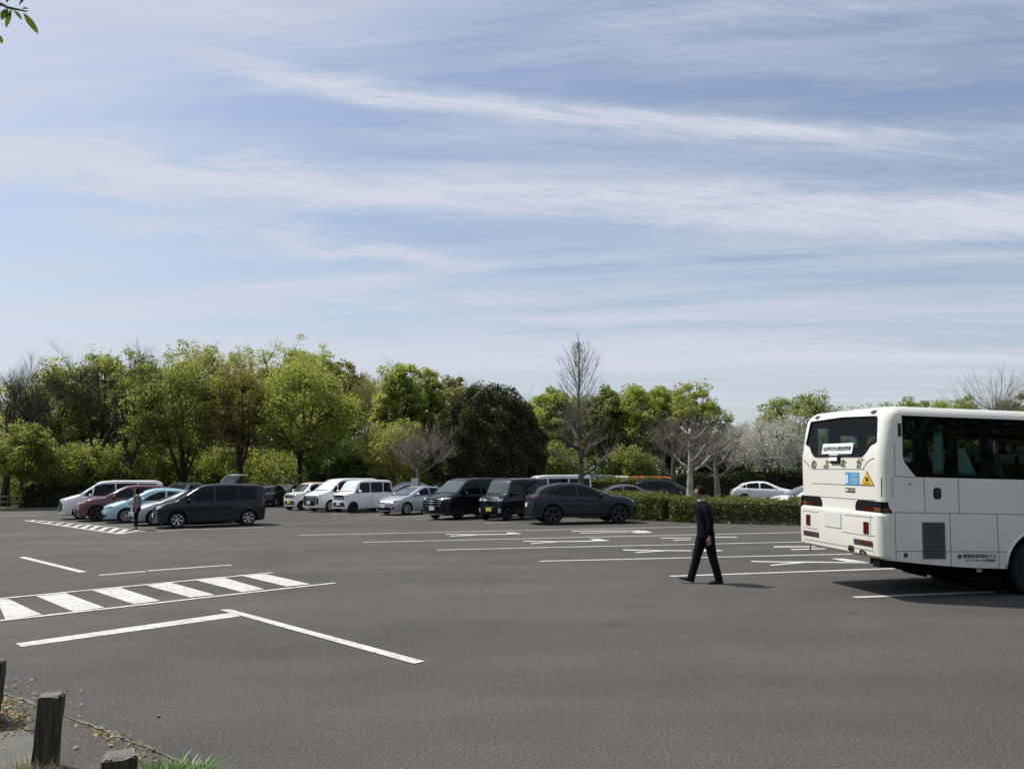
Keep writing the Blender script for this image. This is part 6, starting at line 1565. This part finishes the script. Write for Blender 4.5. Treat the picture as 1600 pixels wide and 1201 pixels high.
chain(J, E, [(0.0, 0.168, 1.32, 0.0744), (0.03, 0.2, 1.09, 0.0624), (-0.08, 0.18, 1.03, 0.054)], 3); chain(J, E, [(0.0, -0.168, 1.32, 0.0744), (0.03, -0.2, 1.09, 0.0624), (-0.01, -0.195, 0.93, 0.0528)], 3)
skinned('top', J, E, M_top, wp, 0, 2)
J, E = [], []
J.append((0.0, 0.0, 0.88, 0.1456, 0.1176)); chain(J, E, [(0.0, 0.082, 0.78, 0.1053), (-0.01, 0.085, 0.46, 0.0806), (0.0, 0.085, 0.1, 0.0616)], 0); chain(J, E, [(0.0, -0.082, 0.78, 0.1053), (-0.01, -0.085, 0.46, 0.0806), (0.02, -0.085, 0.1, 0.0616)], 0)
skinned('trousers', J, E, M_trous, wp, 0, 2)
shoe(wp, (.04, .085, 0.005), (-1, 0, 0), 0, M_shoe, .9); shoe(wp, (.06, -.085, 0.005), (-1, 0, 0), 0, M_shoe, .9)
# ================================================================ SMALL THINGS
def wood_fn(nb, p):
    P = nb.n('ShaderNodeVectorMath', {0: obco(nb), 1: (1, 1, .08)}, operation='MULTIPLY').outputs[0]
    n = nb.noise(P, 55, 6, .7, .4); m2 = nb.noise(obco(nb), 5, 5, .6)
    c = nb.mix(nb.mr(n, .35, .65, 0, 1), (.018, .015, .011, 1), (.085, .074, .055, 1))
    c = nb.mix(nb.mr(m2, .5, .75, 0, .5), c, (.05, .06, .03, 1))
    lk(nb, c, p.inputs['Base Color']); p.inputs['Roughness'].default_value = .9; bumpit(nb, p, n, .9, .012)
M_wood = mat('weathered_post_wood', fn=wood_fn)
def wtop_fn(nb, p):
    P = obco(nb); r = nb.n('ShaderNodeTexWave', {'Vector': P, 'Scale': 14.0, 'Distortion': 5.0, 'Detail': 3.0}, wave_type='RINGS', rings_direction='Z').outputs['Fac']
    n = nb.noise(P, 30, 5, .7)
    lk(nb, nb.mix(nb.m('MULTIPLY', nb.mr(r, .2, .8, .3, 1), nb.mr(n, .3, .7, .5, 1.2), clamp=True), (.10, .092, .08, 1), (.20, .185, .16, 1)), p.inputs['Base Color'])
    p.inputs['Roughness'].default_value = .95; bumpit(nb, p, r, .6, .01)
M_wtop = mat('weathered_end_grain', fn=wtop_fn)
def post(loc, h, w, rz, lean, label, seed, split=False):
    rnd = random.Random(seed); root = empty('wooden_post', (loc[0], loc[1], 0), rz, label, 'post', 'short wooden posts along the pavement edge')
    bm = bmesh.new(); bmesh.ops.create_cube(bm, size=1)
    for v in bm.verts: v.co = Vector((v.co.x * w, v.co.y * w, (v.co.z + .5) * (h + .06) - .06))
    bmesh.ops.bevel(bm, geom=[e for e in bm.edges if abs(e.verts[0].co.z - e.verts[1].co.z) > .1], offset=.014, segments=2, affect='EDGES')
    te = [e for e in bm.edges if min(e.verts[0].co.z, e.verts[1].co.z) > h - .01]
    bmesh.ops.bevel(bm, geom=te, offset=.010, segments=2, affect='EDGES')
    for z in (.08, .18, .28, .38): bmesh.ops.bisect_plane(bm, geom=bm.verts[:] + bm.edges[:] + bm.faces[:], plane_co=(0, 0, z * h / .5), plane_no=(0, 0, 1))
    for x in (-.5, 0, .45): bmesh.ops.bisect_plane(bm, geom=bm.verts[:] + bm.edges[:] + bm.faces[:], plane_co=(x * w * .6, 0, 0), plane_no=(1, .1, 0))
    for v in bm.verts:
        j = .005; v.co += Vector((rnd.gauss(0, j), rnd.gauss(0, j), rnd.gauss(0, .003) if v.co.z > h - .03 else 0)); v.co.x += lean * v.co.z
    for f in bm.faces: f.material_index = 1 if f.normal.z > .8 and f.calc_center_median().z > h - .05 else 0
    bm.normal_update()
    for f in bm.faces: f.material_index = 1 if f.normal.z > .7 and f.calc_center_median().z > h - .06 else 0
    o = bm_obj('shaft', bm, [M_wood, M_wtop], root, 50)
    # drying cracks as dark slivers let into the faces
    mb = MB()
    for k in range(5):
        x = rnd.uniform(-.35, .35) * w; z0 = rnd.uniform(.1, h * .5); z1 = z0 + rnd.uniform(.12, h * .45)
        a = rnd.choice([0, 1]); yv = -w / 2 - .0008
        pts = [(x, yv, z0), (x + .004, yv, z0), (x + .003 + .002, yv - .001, (z0 + z1) / 2), (x + .001, yv, min(z1, h - .01))]
        R_ = Matrix.Rotation(pi / 2 * a, 3, 'Z'); q = [tuple(R_ @ Vector(p) + Vector((lean * p[2], 0, 0))) for p in pts]
        back = [tuple(Vector(p) + R_ @ Vector((0, .006, 0))) for p in q]
        mb.add(q + back, [(0, 1, 2, 3), (7, 6, 5, 4), (0, 4, 5, 1), (1, 5, 6, 2), (2, 6, 7, 3), (3, 7, 4, 0)])
    mb.obj('cracks', M_ink, root)
    return root
post((-3.26, 5.60), .50, .148, .35, .025, 'Tall weathered wooden post, the middle one of the three', 1)
post((-4.36, 6.62), .50, .165, .30, .03, 'Weathered wooden post cut off by the left picture edge', 2)
post((-2.50, 5.10), .27, .195, .45, .02, 'Low broken wooden stump beside the green weeds', 3)

# weeds, dry grass and fallen leaves
rg = np.random.default_rng(5)
def blades(name, centres, n, L, w, m, spread, curl=.5):
    V = []
    for (cx, cy) in centres:
        for i in range(n):
            a = rg.uniform(0, 2 * pi); r = abs(rg.normal()) * spread; x, y = cx + cos(a) * r, cy + sin(a) * r
            l = L * rg.uniform(.5, 1.2); d = np.array([cos(a + rg.normal() * .6), sin(a + rg.normal() * .6), 0]) * curl * rg.uniform(.4, 1.3)
            s = np.array([-d[1], d[0], 0]); s = s / (np.linalg.norm(s) + 1e-6) * w
            p0 = np.array([x, y, .0]); p1 = p0 + (d * .4 + [0, 0, .75]) * l * .55; p2 = p0 + (d * 1.1 + [0, 0, .95]) * l
            V.append([p0 - s * .6, p0 + s * .6, p1 + s, p1 - s]); V.append([p1 - s, p1 + s, p2 + s * .1, p2 - s * .1])
    me = quads_mesh(name, np.array(V), m); o = bpy.data.objects.new(name, me); COL.objects.link(o); return tag(o, kind='stuff')
blades('green_weeds', [(-2.26, 5.32), (-2.20, 5.20), (-2.36, 5.26), (-2.12, 5.30), (-2.30, 5.12)], 170, .115, .011, L_weed, .075, 1.1)
blades('green_weeds', [(-2.78, 5.08), (-2.68, 5.22), (-2.85, 5.18)], 60, .07, .010, L_weed, .06, 1.0)
blades('dry_grass', [(-3.3, 5.46), (-3.15, 5.44), (-3.42, 5.55), (-3.0, 5.36), (-3.1, 5.30), (-4.28, 6.48), (-4.22, 6.60), (-4.5, 6.5), (-2.9, 5.25)], 60, .12, .0025, L_straw, .06, .9)
def litter(name, pts, n, sx, size, m=L_dry):
    P = []
    for (a, c, wd, k) in pts:
        t = rg.uniform(0, 1, k); q = np.outer(1 - t, a) + np.outer(t, c) + rg.normal(size=(k, 2)) * wd; P.append(q)
    P = np.concatenate(P); P = np.c_[P, rg.uniform(.016, .03, len(P))]
    V = leaf_quads(P, size, rg, 2.5, .65, .5); me = quads_mesh(name, V, m); o = bpy.data.objects.new(name, me); COL.objects.link(o); return tag(o, kind='stuff')
litter('fallen_leaves', [((-4.75, 7.30), (-4.0, 6.35), .10, 330), ((-5.2, 7.9), (-3.4, 6.2), .28, 60), ((-2.75, 5.55), (-2.45, 5.30), .09, 45), ((-3.5, 6.55), (-1.9, 5.1), .05, 110), ((-6.5, 9.2), (-4.5, 7.3), .12, 90), ((-2.5, 6.3), (1.5, 5.6), 1.2, 5)], 0, 0, .038)
tag(mesh_obj('pale_pebble', [(-3.0 + .018 * cos(t), 6.75 + .012 * sin(t), .004 + h) for h, k in ((0, 1), (.012, .6)) for t in np.linspace(0, 6.28, 7)[:-1]], [(i, (i + 1) % 6, 6 + (i + 1) % 6, 6 + i) for i in range(6)] + [tuple(range(6, 12))], M_conc), 'Small pale pebble alone on the dark asphalt right of the wooden posts', 'pebble')
# leaves and grass at the hedge foot
litter('fallen_leaves', [((5.3, 34.2), (10.6, 29.9), .12, 160), ((10.6, 29.9), (16, 28), .12, 110)], 0, 0, .07)

# overhanging branch at the top left: a real young tree just left of the view
tb = empty('overhanging_tree', (-4.6, 2.6, 0), 0, 'Glossy leaved branch tip reaching in at the top left corner', 'tree')
def w2(p): return (p[0] + 4.6, p[1] - 2.6, p[2])
def dirp(px, py, d):
    a = (px - 800) / 1200; c = (600.5 - py) / 1200
    q = fwd + rgt * a + upv * c; return Vector((0, 0, HC)) + q * d
DB = 3.3
tip = dirp(12, 12, DB)
mb = MB(); mb.tube([(0, 0, -.2), (.03, .02, 1.6), (0, .1, 3.0), (.05, .2, 4.1)], [.085, .07, .05, .03], 8)
mb.tube([(0, .1, 3.0), tuple((Vector((0, .1, 3.0)).lerp(Vector(w2(tip)), .5)) + Vector((0, 0, .35))), w2(dirp(-40, -15, DB)), w2(tip), w2(dirp(42, 18, DB))], [.035, .02, .009, .006, .003], 6)
mb.obj('trunk', B_grey, tb, smooth=True)
def bigleaf(mb, b_, t, w, n):
    b_, t = Vector(b_), Vector(t); d = t - b_; L = d.length; d.normalize(); s = d.cross(Vector(n)).normalized(); nn = s.cross(d)
    vs = [b_]; row = []
    for (k, ww) in ((.18, .55), (.42, 1), (.68, .9), (.88, .5)):
        c = b_ + d * L * k - nn * L * .10 * k * k; row.append((c - s * w * ww + nn * w * .25, c, c + s * w * ww + nn * w * .25))
    e = t - nn * L * .12
    vs = [b_] + [q for r in row for q in r] + [e]; fs = [(0, 1, 2), (0, 2, 3)]
    for i in range(3):
        a = 1 + 3 * i; fs += [(a, a + 3, a + 4, a + 1), (a + 1, a + 4, a + 5, a + 2)]
    fs += [(10, 13, 11), (11, 13, 12)]
    mb.add(vs, fs)
lv = MB()
for (bx, by, tx, ty, w, n) in ((36, 20, 60, 52, .014, (0.3, -1, .3)), (18, 14, 8, 44, .010, (.6, -1, .1)), (30, 10, 44, -14, .012, (0, -1, .6)), (22, 16, 34, 30, .010, (0, -.5, 1)), (12, 14, 2, 30, .014, (.5, -1, .5)), (10, 5, 18, -18, .015, (.2, -1, .2)), (14, 10, 22, 20, .010, (.3, -.6, 1)), (5, 8, -12, 12, .015, (.2, -1, .2)), (-6, 52, 4, 68, .012, (.2, -1, 0)), (34, 14, 44, 14, .009, (0, -1, .5)), (-4, 0, -20, 30, .015, (.2, -1, .3)), (0, 2, 6, -20, .014, (.1, -1, .3))):
    bigleaf(lv, w2(dirp(bx, by, DB + random.uniform(-.03, .03))), w2(dirp(tx, ty, DB + random.uniform(-.06, .06))), w, n)
for i in range(170):   # the rest of the crown, outside the view
    c = Vector((random.gauss(-.3, .5), random.gauss(-.5, .6), random.uniform(3.2, 4.5))); d = Vector((random.gauss(0, 1), random.gauss(0, 1), -.4)).normalized() * .1
    bigleaf(lv, c, c + d, .016, (random.gauss(0, .4), random.gauss(0, .4), 1))
lv.obj('crown', L_near, tb, smooth=True)

# white sign tied to the pollard, low wooden fence in the shade at the far left
M_sign = mat('sign_white', (.50, .54, .50), .5, fn=varied((.50, .54, .50), .25, 8))
sg_ = empty('sign', (-5.95, 47.05, 1.25), radians(-8), 'White rectangular notice board on the leafless pollard behind the silver hatchback', 'sign')
MB().box((0, 0, .30), (.42, .02, .62)).obj('panel', M_sign, sg_); MB().box((-.19, -.012, .36), (.05, .012, .62)).obj('edge_strip', M_whites, sg_)
MB().box((0, .03, -.3), (.05, .04, 1.9)).obj('stake', B_pale, sg_)
lf = empty('low_fence', (-38.5, 53.0, 0), 0, 'Low dark rail fence in the shade left of the clipped hedge', 'fence')
mb = MB()
for i in range(6): MB().tube([(i * 1.0, 0, 0), (i * 1.0, 0, .95)], .07, 8).obj('post', B_mid, lf)
for z in (.45, .80): MB().tube([(-.2, 0, z), (5.2, 0, z)], .05, 8).obj('rail', B_mid, lf)
